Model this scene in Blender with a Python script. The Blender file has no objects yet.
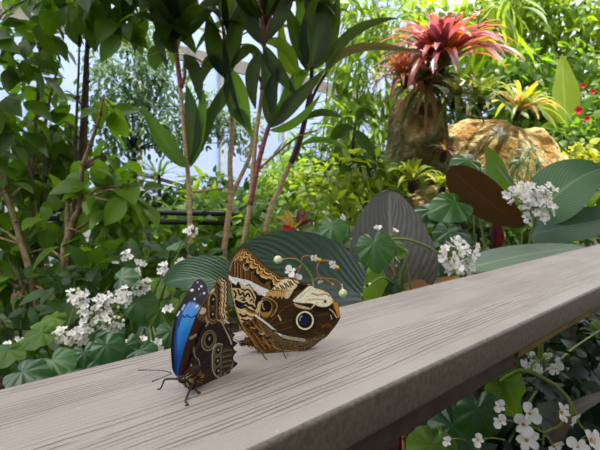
import bpy, math, random
import numpy as np
from mathutils import Vector, Matrix, noise as mnoise

rng = random.Random(11)
nrng = np.random.default_rng(5)
scene = bpy.context.scene
COL = scene.collection

# ------------------------------------------------------------------ camera frame
CZ = 1.11                                  # eye height, 0.11 m above the handrail top
RZ = 1.00                                  # handrail top
FPX = 450.0
PIT = math.atan(27 / 450.0)
CF = np.array([0, math.cos(PIT), -math.sin(PIT)])
CU = np.array([0, math.sin(PIT), math.cos(PIT)])
CR = np.array([1.0, 0, 0])
CO = np.array([0, 0, CZ])

def P(x, y, Z):
    """point of the garden seen at (x, y) of the photograph, Z metres away"""
    return CO + Z * (CF + (x - 300) / FPX * CR - (y - 225) / FPX * CU)

def ground_z(x, y):
    return 0.42 + 0.25 * math.exp(-((x - 1.0) ** 2 + (y - 2.8) ** 2) / 1.2) + 0.03 * math.sin(3 * x + 1) * math.sin(2.3 * y)

def on_rail(x, y, dz=0.0):
    d = CF + (x - 300) / FPX * CR - (y - 225) / FPX * CU
    t = (RZ + dz - CZ) / d[2]
    return CO + t * d

def V(*a): return np.array(a, float)
def nz(v):
    v = np.asarray(v, float); l = np.linalg.norm(v)
    return v / l if l > 1e-9 else np.array([0, 0, 1.0])

# ------------------------------------------------------------------ mesh building
class MB:
    def __init__(s): s.v = []; s.f = []; s.uv = []; s.t = []; s.m = []; s.n = 0
    def add(s, v, f, uv=None, tint=0.5, mat=0):
        v = np.asarray(v, float)
        f = [[i + s.n for i in q] for q in f] if not isinstance(f, np.ndarray) else (f + s.n).tolist()
        s.v.append(v); s.f += f
        s.uv.append(np.zeros((len(v), 2)) if uv is None else uv)
        s.t += [tint] * len(f); s.m += [mat] * len(f); s.n += len(v)
        return s
    def build(s, name, mats, parent=None, smooth=True, origin=None):
        v = np.concatenate(s.v); uv = np.concatenate(s.uv)
        c = v.mean(0) if origin is None else np.asarray(origin, float)
        me = bpy.data.meshes.new(name)
        me.from_pydata((v - c).tolist(), [], s.f)
        loops = np.empty(len(me.loops), np.int32); me.loops.foreach_get('vertex_index', loops)
        ul = me.uv_layers.new(name='UVMap'); ul.data.foreach_set('uv', uv[loops].ravel())
        at = me.attributes.new('tint', 'FLOAT', 'FACE'); at.data.foreach_set('value', np.array(s.t, np.float32))
        if not isinstance(mats, (list, tuple)): mats = [mats]
        for m in mats: me.materials.append(m)
        me.polygons.foreach_set('material_index', np.array(s.m, np.int32))
        me.polygons.foreach_set('use_smooth', np.full(len(me.polygons), smooth))
        me.update()
        return link(name, me, parent, c)

WORLD = {}
def link(name, data, parent=None, loc=(0, 0, 0), rot=None):
    o = bpy.data.objects.new(name, data); COL.objects.link(o)
    o.location = Vector(loc)
    m = Matrix.Translation(Vector(loc))
    if rot is not None:
        o.rotation_euler = rot.to_euler(); m = m @ rot.to_4x4()
    WORLD[o.name] = m
    if parent is not None:
        o.parent = parent; o.matrix_parent_inverse = WORLD[parent.name].inverted()
    return o

def thing(name, label, cat, loc=(0, 0, 0), group=None):
    o = link(name, None, None, loc)
    o.empty_display_size = 0.05
    return tag(o, label, cat, group)

def tag(o, label, cat, group=None, kind=None):
    if label: o['label'] = label
    if cat: o['category'] = cat
    if group: o['group'] = group
    if kind: o['kind'] = kind
    return o

def grid_faces(nr, nc):
    i = np.arange(nr)[:, None] * (nc + 1) + np.arange(nc)[None, :]
    i = i.ravel()
    return np.stack([i, i + 1, i + nc + 2, i + nc + 1], 1)

def tube(mb, pts, rad, n=8, tint=0.5, mat=0, sub=4, caps=True):
    pts = [np.asarray(p, float) for p in pts]
    if not hasattr(rad, '__len__'): rad = [rad] * len(pts)
    if sub > 1 and len(pts) > 2:
        q, r = [], []
        for i in range(len(pts) - 1):
            p0 = pts[max(i - 1, 0)]; p1 = pts[i]; p2 = pts[i + 1]; p3 = pts[min(i + 2, len(pts) - 1)]
            for k in range(sub):
                t = k / sub
                q.append(0.5 * ((2 * p1) + (p2 - p0) * t + (2 * p0 - 5 * p1 + 4 * p2 - p3) * t * t + (3 * p1 - p0 - 3 * p2 + p3) * t ** 3))
                r.append(rad[i] * (1 - t) + rad[i + 1] * t)
        q.append(pts[-1]); r.append(rad[-1]); pts, rad = q, r
    vs = []; uv = []
    a = None
    for i, p in enumerate(pts):
        t = nz(pts[min(i + 1, len(pts) - 1)] - pts[max(i - 1, 0)])
        if a is None:
            a = np.cross(t, [0.3, 0.2, 1]);
            if np.linalg.norm(a) < 1e-3: a = np.cross(t, [1, 0, 0])
        a = nz(a - t * np.dot(a, t)); b = np.cross(t, a)
        for k in range(n):
            w = 2 * math.pi * k / n
            vs.append(p + rad[i] * (math.cos(w) * a + math.sin(w) * b)); uv.append((k / n, i / max(1, len(pts) - 1)))
    f = []
    for i in range(len(pts) - 1):
        for k in range(n):
            f.append([i * n + k, i * n + (k + 1) % n, (i + 1) * n + (k + 1) % n, (i + 1) * n + k])
    if caps:
        f.append(list(range(n))[::-1]); f.append([(len(pts) - 1) * n + k for k in range(n)])
    mb.add(np.array(vs), f, np.array(uv), tint, mat)
    return pts

# width profiles along a blade
def w_ovate(t): return np.clip(np.sin(np.pi * np.clip(t, 0, 1) ** 0.72), 0, 1) ** 0.9
def w_lance(t): return np.clip(np.sin(np.pi * np.clip(t, 0, 1) ** 0.85), 0, 1) ** 0.8
def w_strap(t): return np.clip(1.05 * np.minimum(1, (t * 5 + 0.5)) * np.clip(1 - t, 0, 1) ** 0.45, 0, 1)
def w_ear(t): return np.clip(np.where(t < 0.3, 0.62 + 0.38 * np.sin(t / 0.3 * np.pi / 2), np.cos((t - 0.3) / 0.7 * np.pi / 2) ** 0.75), 0, 1)
def w_ear2(t): return np.clip(np.where(t < 0.3, 0.7 + 0.3 * np.sin(t / 0.3 * np.pi / 2), np.cos((t - 0.3) / 0.7 * np.pi / 2) ** 0.6), 0, 1)
def w_canna(t): return np.clip(np.sin(np.pi * np.clip(t, 0, 1) ** 0.8), 0, 1) ** 0.62
def w_petal(t): return np.clip(np.sin(np.pi * np.clip(0.08 + 0.92 * t, 0, 1) ** 1.3), 0, 1) ** 0.6

def blade(mb, p0, p1, p2, width, normal, prof=w_lance, nl=14, nw=6, fold=0.15, wave=0.0, nwave=5, tint=0.5, mat=0, ripple=0.0, nrip=14, cup=0.0):
    """a leaf blade along the curve p0-p1-p2 (p1 lies on the curve at its middle)"""
    p0, p1, p2 = [np.asarray(p, float) for p in (p0, p1, p2)]
    c = 2 * p1 - 0.5 * (p0 + p2)
    t = np.linspace(0, 1, nl + 1)[:, None]
    ctr = (1 - t) ** 2 * p0 + 2 * t * (1 - t) * c + t * t * p2
    T = 2 * (1 - t) * (c - p0) + 2 * t * (p2 - c)
    T /= np.linalg.norm(T, axis=1, keepdims=True) + 1e-9
    S = np.cross(T, np.asarray(normal, float)[None, :]); S /= np.linalg.norm(S, axis=1, keepdims=True) + 1e-9
    N = np.cross(S, T)
    w = prof(t[:, 0]) * width * 0.5
    s = np.linspace(-1, 1, nw + 1)
    ph = (len(mb.f) * 0.37) % 6.28
    tt = t[:, 0][:, None]; ss = s[None, :]
    off = fold * np.abs(ss) * w[:, None] - cup * (ss ** 2) * w[:, None]
    off = off + wave * width * np.sin(nwave * 6.283 * tt + ph + ss * 1.3) * np.abs(ss) ** 1.5
    off = off + ripple * width * np.sin((tt - 0.25 * np.abs(ss)) * nrip * 6.283) * np.abs(ss) ** 0.6 * np.minimum(1, 3 * (1 - np.abs(ss)) + 0.4)
    v = ctr[:, None, :] + S[:, None, :] * (ss * w[:, None])[:, :, None] + N[:, None, :] * off[:, :, None]
    uv = np.stack([np.broadcast_to(ss * 0.5 + 0.5, off.shape), np.broadcast_to(tt, off.shape)], -1)
    mb.add(v.reshape(-1, 3), grid_faces(nl, nw), uv.reshape(-1, 2), tint, mat)

TPL = {}
def leaf_tpl(prof, nl, nw, wid, fold, droop):
    k = (prof, nl, nw, wid, fold, droop)
    if k not in TPL:
        t = np.linspace(0, 1, nl + 1)[:, None]; s = np.linspace(-1, 1, nw + 1)[None, :]
        w = prof(t) * wid * 0.5
        x = s * w; y = t * (1 - 0.25 * droop * t) + 0 * s; z = fold * np.abs(s) * w - droop * t * t + 0 * s
        v = np.stack([x, y, z], -1).reshape(-1, 3)
        uv = np.stack([s * 0.5 + 0.5 + 0 * t, t + 0 * s], -1).reshape(-1, 2)
        TPL[k] = (v, grid_faces(nl, nw), uv)
    return TPL[k]

def leaf(mb, base, d, up, L, prof=w_ovate, nl=5, nw=4, wid=0.55, fold=0.25, droop=0.25, tint=None, mat=0):
    v, f, uv = leaf_tpl(prof, nl, nw, wid, fold, droop)
    d = nz(d); s = np.cross(d, up)
    if np.linalg.norm(s) < 1e-3: s = np.cross(d, [1, 0.2, 0])
    s = nz(s); n = np.cross(s, d)
    mb.add(np.asarray(base) + L * (v[:, :1] * s + v[:, 1:2] * d + v[:, 2:3] * n), f, uv, rng.random() if tint is None else tint, mat)

def rvec(): return nz(nrng.normal(size=3))

def scatter(mb, blobs, n, L, jit=0.35, **kw):
    """leaves in a list of soft blobs (centre, radius); denser towards the surface"""
    wts = np.array([b[1] ** 2 * (b[2] if len(b) > 2 else 1) for b in blobs]); wts = wts / wts.sum()
    for i in nrng.choice(len(blobs), n, p=wts):
        c, r = blobs[i][0], blobs[i][1]
        o = rvec() * r * nrng.random() ** 0.45
        d = nz(o) * 0.7 + rvec() * 0.7 + V(0, 0, -0.45)
        if any(NF - .03 < q @ Nn < NB + .04 and .9 < q[2] < 1.25 for q in (c + o, c + o + nz(d) * L)): continue   # keep clear of the handrail
        up = V(0, 0, 1) + 0.7 * rvec() + V(0, -0.35, 0)
        leaf(mb, c + o, d, up, L * (1 + jit * (nrng.random() * 2 - 1)), **kw)

def heart_leaf(mb, c, tip, normal, R, tint=0.5, mat=0, lobe=0.35, nray=40, nring=7, cup=0.12, rip=0.05):
    """round begonia leaf: c is where the stalk joins, tip the direction of the point"""
    normal = nz(normal); tip = nz(np.asarray(tip, float) - normal * np.dot(tip, normal)); side = np.cross(normal, tip)
    th = np.linspace(-math.pi, math.pi, nray + 1)
    rr = R * (0.78 + 0.18 * np.cos(th) + 0.26 * np.exp(-(th / 0.28) ** 2) - 0.62 * np.exp(-((np.abs(th) - math.pi) / 0.26) ** 2) + 0.05 * np.sin(th) + 0.025 * np.cos(9 * th))
    q = np.linspace(0.02, 1, nring + 1)[:, None]
    r = q * rr[None, :]
    h = -cup * R * q ** 2 + rip * R * q * np.cos(th[None, :] * 8) - 0.22 * R * q ** 2 * np.maximum(0, np.cos(th[None, :])) ** 2
    v = np.asarray(c) + tip * (r * np.cos(th))[..., None] + side * (r * np.sin(th))[..., None] + normal * h[..., None]
    uv = np.stack([np.broadcast_to((th / math.pi * 0.5 + 0.5)[None, :], r.shape), np.broadcast_to(q, r.shape)], -1)
    mb.add(v.reshape(-1, 3), grid_faces(nring, nray), uv.reshape(-1, 2), tint, mat)

# ------------------------------------------------------------------ materials
def lin(c):
    o = []
    for x in c[:3]:
        x = x / 255.0
        o.append(x / 12.92 if x <= 0.04045 else ((x + 0.055) / 1.055) ** 2.4)
    return (*o, 1.0)

class NT:
    def __init__(s, name):
        s.m = bpy.data.materials.new(name); s.m.use_nodes = True
        s.t = s.m.node_tree; s.t.nodes.clear()
        s.out = s.t.nodes.new('ShaderNodeOutputMaterial')
    def n(s, typ, ins=None, **kw):
        nd = s.t.nodes.new(typ)
        for k, v in kw.items(): setattr(nd, k, v)
        for k, v in (ins or {}).items(): s.set(nd, k, v)
        return nd
    def set(s, nd, k, v):
        if isinstance(v, bpy.types.NodeSocket): s.t.links.new(v, nd.inputs[k])
        elif isinstance(v, bpy.types.Node): s.t.links.new(v.outputs[0], nd.inputs[k])
        else: nd.inputs[k].default_value = v
    def math(s, op, a, b=0.0, c=0.0, clamp=False):
        nd = s.n('ShaderNodeMath', {0: a, 1: b, 2: c}, operation=op); nd.use_clamp = clamp
        return nd.outputs[0]
    def mix(s, f, a, b, blend='MIX'):
        nd = s.n('ShaderNodeMix', data_type='RGBA', blend_type=blend)
        s.set(nd, 0, f); s.set(nd, 6, a); s.set(nd, 7, b)
        return nd.outputs[2]
    def ramp(s, f, stops):
        nd = s.n('ShaderNodeValToRGB', {0: f}); e = nd.color_ramp.elements
        while len(e) < len(stops): e.new(0.5)
        for el, (p, c) in zip(e, stops): el.position = p; el.color = c
        return nd.outputs[0]
    def noise(s, scale, detail=4, vec=None, rough=0.55):
        nd = s.n('ShaderNodeTexNoise', {'Scale': scale, 'Detail': detail, 'Roughness': rough})
        if vec is not None: s.set(nd, 'Vector', vec)
        return nd.outputs[0]
    def pos(s): return s.n('ShaderNodeNewGeometry').outputs['Position']
    def smooth(s, x, lo, hi):
        nd = s.n('ShaderNodeMapRange', {'Value': x, 'From Min': lo, 'From Max': hi, 'To Min': 0.0, 'To Max': 1.0})
        nd.interpolation_type = 'SMOOTHSTEP'
        return nd.outputs[0]
    def done(s, sh):
        s.t.links.new(sh if isinstance(sh, bpy.types.NodeSocket) else sh.outputs[0], s.out.inputs[0]); return s.m

def leafmat(name, a, b, vein=None, nv=9, slope=0.35, trans=0.35, tcol=None, rough=0.42, vs=0.5, spec=0.45, palm=0, grad=None, bumpv=0.3, back=None):
    k = NT(name)
    uv = k.n('ShaderNodeUVMap').outputs[0]
    sp = k.n('ShaderNodeSeparateXYZ', {0: uv}); u, v = sp.outputs[0], sp.outputs[1]
    ti = k.n('ShaderNodeAttribute', attribute_name='tint').outputs['Fac']
    nn = k.noise(14, 3, k.pos())
    f = k.math('ADD', k.math('MULTIPLY', ti, 0.7), k.math('MULTIPLY', k.math('SUBTRACT', nn, 0.35), 0.8), clamp=True)
    col = k.mix(f, lin(a), lin(b))
    if grad:
        col = k.mix(k.smooth(v, grad[1], grad[2]), lin(grad[0]), col)
    if back:
        col = k.mix(k.n('ShaderNodeNewGeometry').outputs['Backfacing'], col, k.mix(f, lin(back[0]), lin(back[1])))
    bump = None
    if vein:
        if palm:
            w = k.math('ABSOLUTE', k.math('SUBTRACT', k.math('FRACT', k.math('ADD', k.math('MULTIPLY', u, palm), 0.0)), 0.5))
            d = k.math('SUBTRACT', 0.5, w)
            thick = k.math('DIVIDE', 0.028, k.math('ADD', v, 0.12))
            m = k.math('SUBTRACT', 1.0, k.smooth(d, 0.0, thick))
            bump = k.math('POWER', d, 0.6)
        else:
            aa = k.math('MULTIPLY', k.math('ABSOLUTE', k.math('SUBTRACT', u, 0.5)), 2.0)
            fr = k.math('FRACT', k.math('MULTIPLY', k.math('SUBTRACT', v, k.math('MULTIPLY', aa, slope)), float(nv)))
            d = k.math('ABSOLUTE', k.math('SUBTRACT', fr, 0.5))
            lm = k.math('MULTIPLY', k.math('SUBTRACT', 1.0, k.smooth(d, 0.0, 0.13)), 0.65)
            mm = k.math('SUBTRACT', 1.0, k.smooth(aa, 0.02, 0.075))
            m = k.math('MAXIMUM', lm, mm)
            bump = d
        col = k.mix(k.math('MULTIPLY', m, vs), col, lin(vein))
    pr = k.n('ShaderNodeBsdfPrincipled', {'Base Color': col, 'Roughness': rough, 'Specular IOR Level': spec})
    if bump is not None and bumpv > 0:
        bp = k.n('ShaderNodeBump', {'Strength': bumpv, 'Distance': 0.002, 'Height': bump})
        k.set(pr, 'Normal', bp.outputs[0])
    tc = k.mix(0.6, col, lin(tcol)) if tcol else col
    tr = k.n('ShaderNodeBsdfTranslucent', {'Color': tc})
    return k.done(k.n('ShaderNodeMixShader', {0: trans, 1: pr, 2: tr}))

def simple(name, a, b=None, rough=0.6, scale=30, spec=0.4, bump=0.0, trans=0.0, stretch=None):
    k = NT(name)
    vec = k.pos()
    if stretch: vec = k.n('ShaderNodeVectorMath', {0: vec, 1: stretch}, operation='MULTIPLY').outputs[0]
    n1 = k.noise(scale, 5, vec)
    col = k.mix(k.smooth(n1, 0.3, 0.7), lin(a), lin(b or a))
    pr = k.n('ShaderNodeBsdfPrincipled', {'Base Color': col, 'Roughness': rough, 'Specular IOR Level': spec})
    if bump: k.set(pr, 'Normal', k.n('ShaderNodeBump', {'Strength': bump, 'Distance': 0.01, 'Height': n1}).outputs[0])
    if trans:
        return k.done(k.n('ShaderNodeMixShader', {0: trans, 1: pr, 2: k.n('ShaderNodeBsdfTranslucent', {'Color': col})}))
    return k.done(pr)

def vcol_mat(name, rough=0.55, spec=0.3, trans=0.12, sheen=0.0, metal=0.0):
    k = NT(name)
    c = k.n('ShaderNodeAttribute', attribute_name='pattern').outputs['Color']
    pr = k.n('ShaderNodeBsdfPrincipled', {'Base Color': c, 'Roughness': rough, 'Specular IOR Level': spec, 'Metallic': metal, 'Sheen Weight': sheen})
    return k.done(k.n('ShaderNodeMixShader', {0: trans, 1: pr, 2: k.n('ShaderNodeBsdfTranslucent', {'Color': c})}))
SKY = 1.0; SUN = 5.0; EXPO = 0.95
SUNDIR = nz(V(.32, -.06, .94))
# ------------------------------------------------------------------ handrail
U = nz(V(488, FPX, 0)); U[2] = 0; U = nz(U)          # along the rail
Nn = V(-U[1], U[0], 0)                               # away from the camera, into the garden
back0 = on_rail(0, 388.5); back1 = on_rail(600, 243.5)
front0 = on_rail(400, 381); front1 = on_rail(568, 301)
NB = float(np.mean([back0 @ Nn, back1 @ Nn])); NF = float(np.mean([front0 @ Nn, front1 @ Nn]))
THK = 0.026
def rp(u, n, z): return U * u + Nn * n + V(0, 0, z)

def rail_material(name, top, dark, hi, grain=1.0):
    k = NT(name)
    ps = k.pos()
    du = k.n('ShaderNodeVectorMath', {0: ps, 1: tuple(U)}, operation='DOT_PRODUCT').outputs['Value']
    dn = k.n('ShaderNodeVectorMath', {0: ps, 1: tuple(Nn)}, operation='DOT_PRODUCT').outputs['Value']
    z = k.n('ShaderNodeSeparateXYZ', {0: ps}).outputs[2]
    def vec(su, sn, sz=60.0):
        return k.n('ShaderNodeCombineXYZ', {0: k.math('MULTIPLY', du, su), 1: k.math('MULTIPLY', dn, sn), 2: k.math('MULTIPLY', z, sz)}).outputs[0]
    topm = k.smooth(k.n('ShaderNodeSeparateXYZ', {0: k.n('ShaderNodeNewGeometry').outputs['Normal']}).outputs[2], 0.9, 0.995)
    def strokes(pitch, warp, lo, hi, su, sn):
        q = k.math('ADD', k.math('DIVIDE', dn, pitch), k.math('ADD', k.math('MULTIPLY', k.noise(1.0, 1, vec(2.6, 16.0)), warp), k.math('MULTIPLY', k.noise(1.0, 2, vec(30.0, 60.0)), 0.8)))
        d = k.math('ABSOLUTE', k.math('SUBTRACT', k.math('FRACT', q), 0.5))
        l = k.math('SUBTRACT', 1.0, k.smooth(d, 0.05, 0.17))
        return k.math('MULTIPLY', l, k.smooth(k.noise(1.0, 2, vec(su, sn)), lo, hi))
    area = k.smooth(k.noise(1.0, 1, vec(1.1, 24.0)), 0.36, 0.55)
    l1 = strokes(0.0037, 7.5, 0.38, 0.52, 7.0, 190.0); l2 = strokes(0.0019, 9.0, 0.46, 0.62, 12.0, 330.0)
    line = k.math('MULTIPLY', k.math('MAXIMUM', l1, k.math('MULTIPLY', l2, 0.5)), k.math('ADD', 0.22, k.math('MULTIPLY', area, 0.78)))
    line = k.math('MULTIPLY', line, k.smooth(dn, NF + 0.008, NF + 0.020))
    line = k.math('MULTIPLY', line, topm)
    fine = k.noise(900, 2, ps)
    blot = k.noise(9, 3, ps)
    base = k.mix(k.smooth(blot, 0.3, 0.7), lin(top), lin(hi))
    base = k.mix(k.math('MULTIPLY', fine, 0.35), base, lin(dark))
    col = k.mix(k.math('MULTIPLY', line, 0.82 * grain), base, lin(dark))
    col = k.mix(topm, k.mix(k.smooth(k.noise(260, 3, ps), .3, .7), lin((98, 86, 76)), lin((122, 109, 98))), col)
    spk = k.math('MULTIPLY', k.smooth(k.noise(210, 1, ps), 0.79, 0.81), 0.5)
    col = k.mix(spk, col, lin((225, 220, 212)))
    h = k.math('ADD', k.math('MULTIPLY', line, -1.0), k.math('MULTIPLY', fine, 0.35))
    bp = k.n('ShaderNodeBump', {'Strength': 0.55, 'Distance': 0.0012, 'Height': h})
    pr = k.n('ShaderNodeBsdfPrincipled', {'Base Color': col, 'Roughness': 0.5, 'Specular IOR Level': 0.5, 'Normal': bp.outputs[0]})
    return k.done(pr)

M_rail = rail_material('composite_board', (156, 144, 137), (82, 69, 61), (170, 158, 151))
M_rail_under = simple('brown_composite', (92, 74, 64), (70, 55, 48), 0.6, 40)
M_rail_sunlit = simple('sun_tinted_composite', (150, 126, 52), (96, 80, 38), 0.4, 25)  # ochre colour holds the sunlight on the far support board

def prism(mb, prof, u0, u1, nseg=40, mat=0):
    """profile [(n, z)] swept along the rail"""
    us = np.linspace(u0, u1, nseg + 1); m = len(prof)
    v = np.array([rp(u, n, z) for u in us for (n, z) in prof])
    f = []
    for i in range(nseg):
        for j in range(m):
            f.append([i * m + j, i * m + (j + 1) % m, (i + 1) * m + (j + 1) % m, (i + 1) * m + j])
    f.append(list(range(m))[::-1]); f.append([nseg * m + j for j in range(m)])
    mb.add(v, f, None, 0.5, mat)

def rounded(n0, n1, z0, z1, r, k=5):
    pts = []
    for (cx, cz, a0) in ((n1 - r, z1 - r, 0), (n0 + r, z1 - r, 90), (n0 + r, z0 + r, 180), (n1 - r, z0 + r, 270)):
        for i in range(k + 1):
            a = math.radians(a0 + 90 * i / k); pts.append((cx + r * math.cos(a), cz + r * math.sin(a)))
    return pts

rail = thing('handrail', 'broad taupe grooved composite handrail the two butterflies stand on', 'handrail', tuple(rp(0.3, (NB + NF) / 2, ground_z(0, 0))))
def sharp_build(mb, name, mat, parent):
    o = mb.build(name, mat, parent, True)
    md = o.modifiers.new('split', 'EDGE_SPLIT'); md.split_angle = math.radians(40)
    return o
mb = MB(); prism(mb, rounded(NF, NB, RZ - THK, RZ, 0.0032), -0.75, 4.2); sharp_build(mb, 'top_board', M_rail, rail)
UJ = float(on_rail(508, 345, -THK) @ U)
mb = MB(); prism(mb, rounded(NF + 0.010, NF + 0.048, RZ - THK - 0.021, RZ - THK, 0.003), -0.75, UJ); o = sharp_build(mb, 'support_board', M_rail_under, rail); o['label'] = 'dark brown support board under the rail'
mb = MB(); prism(mb, rounded(NF + 0.008, NF + 0.050, RZ - THK - 0.0125, RZ - THK, 0.003), UJ + 0.004, 4.2); o = sharp_build(mb, 'support_board', M_rail_sunlit, rail); o['label'] = 'support strip under the far end of the rail, coloured ochre for sunlight'
for u in (-0.45, 1.95, 3.9):
    mb = MB()
    c = (NF + NB) / 2 + 0.01; g = ground_z(*(rp(u, c, 0)[:2])) - 0.05
    prism2 = [(u - 0.045, c - 0.045), (u + 0.045, c - 0.045), (u + 0.045, c + 0.045), (u - 0.045, c + 0.045)]
    v = [rp(a, b, z) for z in (g, RZ - THK) for a, b in prism2]
    mb.add(np.array(v), [[0, 1, 2, 3], [7, 6, 5, 4], [0, 4, 5, 1], [1, 5, 6, 2], [2, 6, 7, 3], [3, 7, 4, 0]])
    mb.build('post', M_rail_under, rail, False)

# ------------------------------------------------------------------ butterfly wings: real pigment pattern on real wing sheets
def inpoly(X, Y, pts):
    pts = np.asarray(pts, float); r = np.zeros(X.shape, bool); j = len(pts) - 1
    for i in range(len(pts)):
        xi, yi = pts[i]; xj, yj = pts[j]
        c = ((yi > Y) != (yj > Y)) & (X < (xj - xi) * (Y - yi) / (yj - yi + 1e-12) + xi)
        r ^= c; j = i
    return r

def smooth_poly(pts, closed=True, sub=5):
    pts = [np.array(p, float) for p in pts]; n = len(pts); out = []
    rngi = range(n) if closed else range(n - 1)
    for i in rngi:
        g = (lambda k: pts[k % n]) if closed else (lambda k: pts[min(max(k, 0), n - 1)])
        p0, p1, p2, p3 = g(i - 1), g(i), g(i + 1), g(i + 2)
        for k in range(sub):
            t = k / sub
            out.append(0.5 * (2 * p1 + (p2 - p0) * t + (2 * p0 - 5 * p1 + 4 * p2 - p3) * t * t + (3 * p1 - p0 - 3 * p2 + p3) * t ** 3))
    if not closed: out.append(pts[-1])
    return np.array(out)

def near(X, Y, line):
    """distance to a polyline, arc length of the nearest point, and that point"""
    line = np.asarray(line, float)
    best = np.full(X.shape, 1e9); sb = np.zeros(X.shape); px = np.zeros(X.shape); py = np.zeros(X.shape); acc = 0.0
    for a, b in zip(line[:-1], line[1:]):
        d = b - a; L2 = d @ d
        if L2 < 1e-12: continue
        t = np.clip(((X - a[0]) * d[0] + (Y - a[1]) * d[1]) / L2, 0, 1)
        qx = a[0] + t * d[0]; qy = a[1] + t * d[1]
        e = np.hypot(X - qx, Y - qy); m = e < best; L = math.sqrt(L2)
        best[m] = e[m]; sb[m] = (acc + t * L)[m]; px[m] = qx[m]; py[m] = qy[m]; acc += L
    return best, sb, px, py

class Paint:
    def __init__(s, X, Y, base): s.X, s.Y = X, Y; s.c = np.tile(np.array(base, float), (len(X), 1))
    def put(s, a, col):
        a = np.clip(a, 0, 1)[:, None]; s.c = s.c * (1 - a) + np.array(col, float) * a
    def line(s, pts, w, col, a=1.0, sm=True):
        if sm and len(pts) > 2: pts = smooth_poly(pts, False, 4)
        d = near(s.X, s.Y, pts)[0]; s.put(a * np.clip((w / 2 - d) / 0.35 + 0.5, 0, 1), col)
    def poly(s, pts, col, a=1.0, sm=True, soft=0.35):
        if sm: pts = smooth_poly(pts, True, 4)
        m = inpoly(s.X, s.Y, pts); d = near(s.X, s.Y, np.vstack([pts, pts[:1]]))[0]
        s.put(a * np.clip(np.where(m, d, -d) / soft * 0.5 + 0.5, 0, 1), col)
    def ell(s, cx, cy, rx, ry, col, rot=0, a=1.0, soft=0.35):
        c, q = math.cos(math.radians(rot)), math.sin(math.radians(rot))
        x = (s.X - cx) * c + (s.Y - cy) * q; y = -(s.X - cx) * q + (s.Y - cy) * c
        d = (np.hypot(x / rx, y / ry) - 1) * min(rx, ry)
        s.put(a * np.clip(-d / soft * 0.5 + 0.5, 0, 1), col)
    def grain(s, amp, seed=1, sc=1.0):
        r = np.random.default_rng(seed).normal(size=len(s.X))
        s.c *= (1 + amp * np.clip(r, -2, 2))[:, None]

def wave2(X, Y, sx, sy, seed=0):
    return (np.sin(X * sx + 1.7 * seed + 1.3 * np.sin(Y * sy * 0.7 + seed)) * np.sin(Y * sy + 0.9 * seed + 1.1 * np.sin(X * sx * 0.6)))

def wing(name, outline, plane, paint, mat, parent, cell=0.42, camber=0.0, cref=None, label=None, offset=0.0):
    """a wing sheet in the plane (point, normal), outline traced on the photo and laid into that plane"""
    outl = smooth_poly(outline, True, 4); ring = np.vstack([outl, outl[:1]])
    x0, y0 = outl.min(0) - cell; x1, y1 = outl.max(0) + cell
    nx = int((x1 - x0) / cell) + 1; ny = int((y1 - y0) / cell) + 1
    gx = x0 + cell * np.arange(nx + 1); gy = y0 + cell * np.arange(ny + 1)
    GX, GY = np.meshgrid(gx, gy); GX = GX.ravel(); GY = GY.ravel()
    f = grid_faces(ny, nx)
    keep = inpoly(GX[f].mean(1), GY[f].mean(1), outl); f = f[keep]
    used, inv = np.unique(f.ravel(), return_inverse=True); f = inv.reshape(-1, 4)
    X = GX[used]; Y = GY[used]
    cnt = np.bincount(f.ravel(), minlength=len(X)); ins = inpoly(X, Y, outl)
    d, _, qx, qy = near(X, Y, ring)
    snap = (cnt < 4) | (~ins)
    X = np.where(snap, qx, X); Y = np.where(snap, qy, Y)
    p0, nn = plane; nn = nz(nn)
    D = CF[None] + ((X - 300) / FPX)[:, None] * CR + (-(Y - 225) / FPX)[:, None] * CU
    t = ((p0 - CO) @ nn) / (D @ nn)
    v = CO + D * t[:, None]
    if camber:
        cc = v - p0; v = v + nn * (camber * (np.sin(np.linalg.norm(cc, axis=1) / 0.02) * 0.4 + np.linalg.norm(cc, axis=1) / 0.05))[:, None]
    v = v + nn * offset
    col = paint(X, Y)
    col = np.clip(col, 0, 255) / 255.0
    col = np.where(col <= 0.04045, col / 12.92, ((col + 0.055) / 1.055) ** 2.4)
    if mat is M_wing: col = 1.12 * col ** 1.25
    else: col = 1.75 * col
    c = v.mean(0)
    me = bpy.data.meshes.new(name); me.from_pydata((v - c).tolist(), [], f.tolist())
    at = me.attributes.new('pattern', 'FLOAT_COLOR', 'POINT')
    at.data.foreach_set('color', np.hstack([col, np.ones((len(col), 1))]).astype(np.float32).ravel())
    me.polygons.foreach_set('use_smooth', np.ones(len(f), bool)); me.materials.append(mat); me.update()
    o = link(name, me, parent, c)
    if label: o['label'] = label
    return o

def mirrored(o, plane, off, parent, name=None):
    """the wing of the other side: the same sheet on the far side of the body"""
    c = o.copy(); COL.objects.link(c); c.name = name or o.name
    c.location = Vector(np.array(o.location) + nz(plane[1]) * off)
    WORLD[c.name] = Matrix.Translation(c.location)
    return c

M_wing = vcol_mat('wing_scales', 0.6, 0.25, 0.10)
M_wing_blue = vcol_mat('iridescent_wing', 0.38, 0.5, 0.06, metal=0.0)
M_body = simple('brown_fur', (96, 66, 36), (46, 30, 18), 0.8, 420, 0.2)
M_body_dark = simple('dark_fur', (62, 42, 26), (26, 18, 14), 0.75, 420, 0.2)
M_legs = simple('dark_chitin', (34, 26, 24), (22, 17, 16), 0.45, 100)
M_eye = simple('black_eye', (22, 17, 15), (30, 22, 18), 0.2, 300, 0.6)
M_cream_hair = simple('cream_hair', (205, 185, 150), (170, 140, 95), 0.7, 300, 0.2)
M_gold_hair = simple('golden_hair', (176, 118, 44), (120, 74, 26), 0.7, 300, 0.2)

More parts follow.
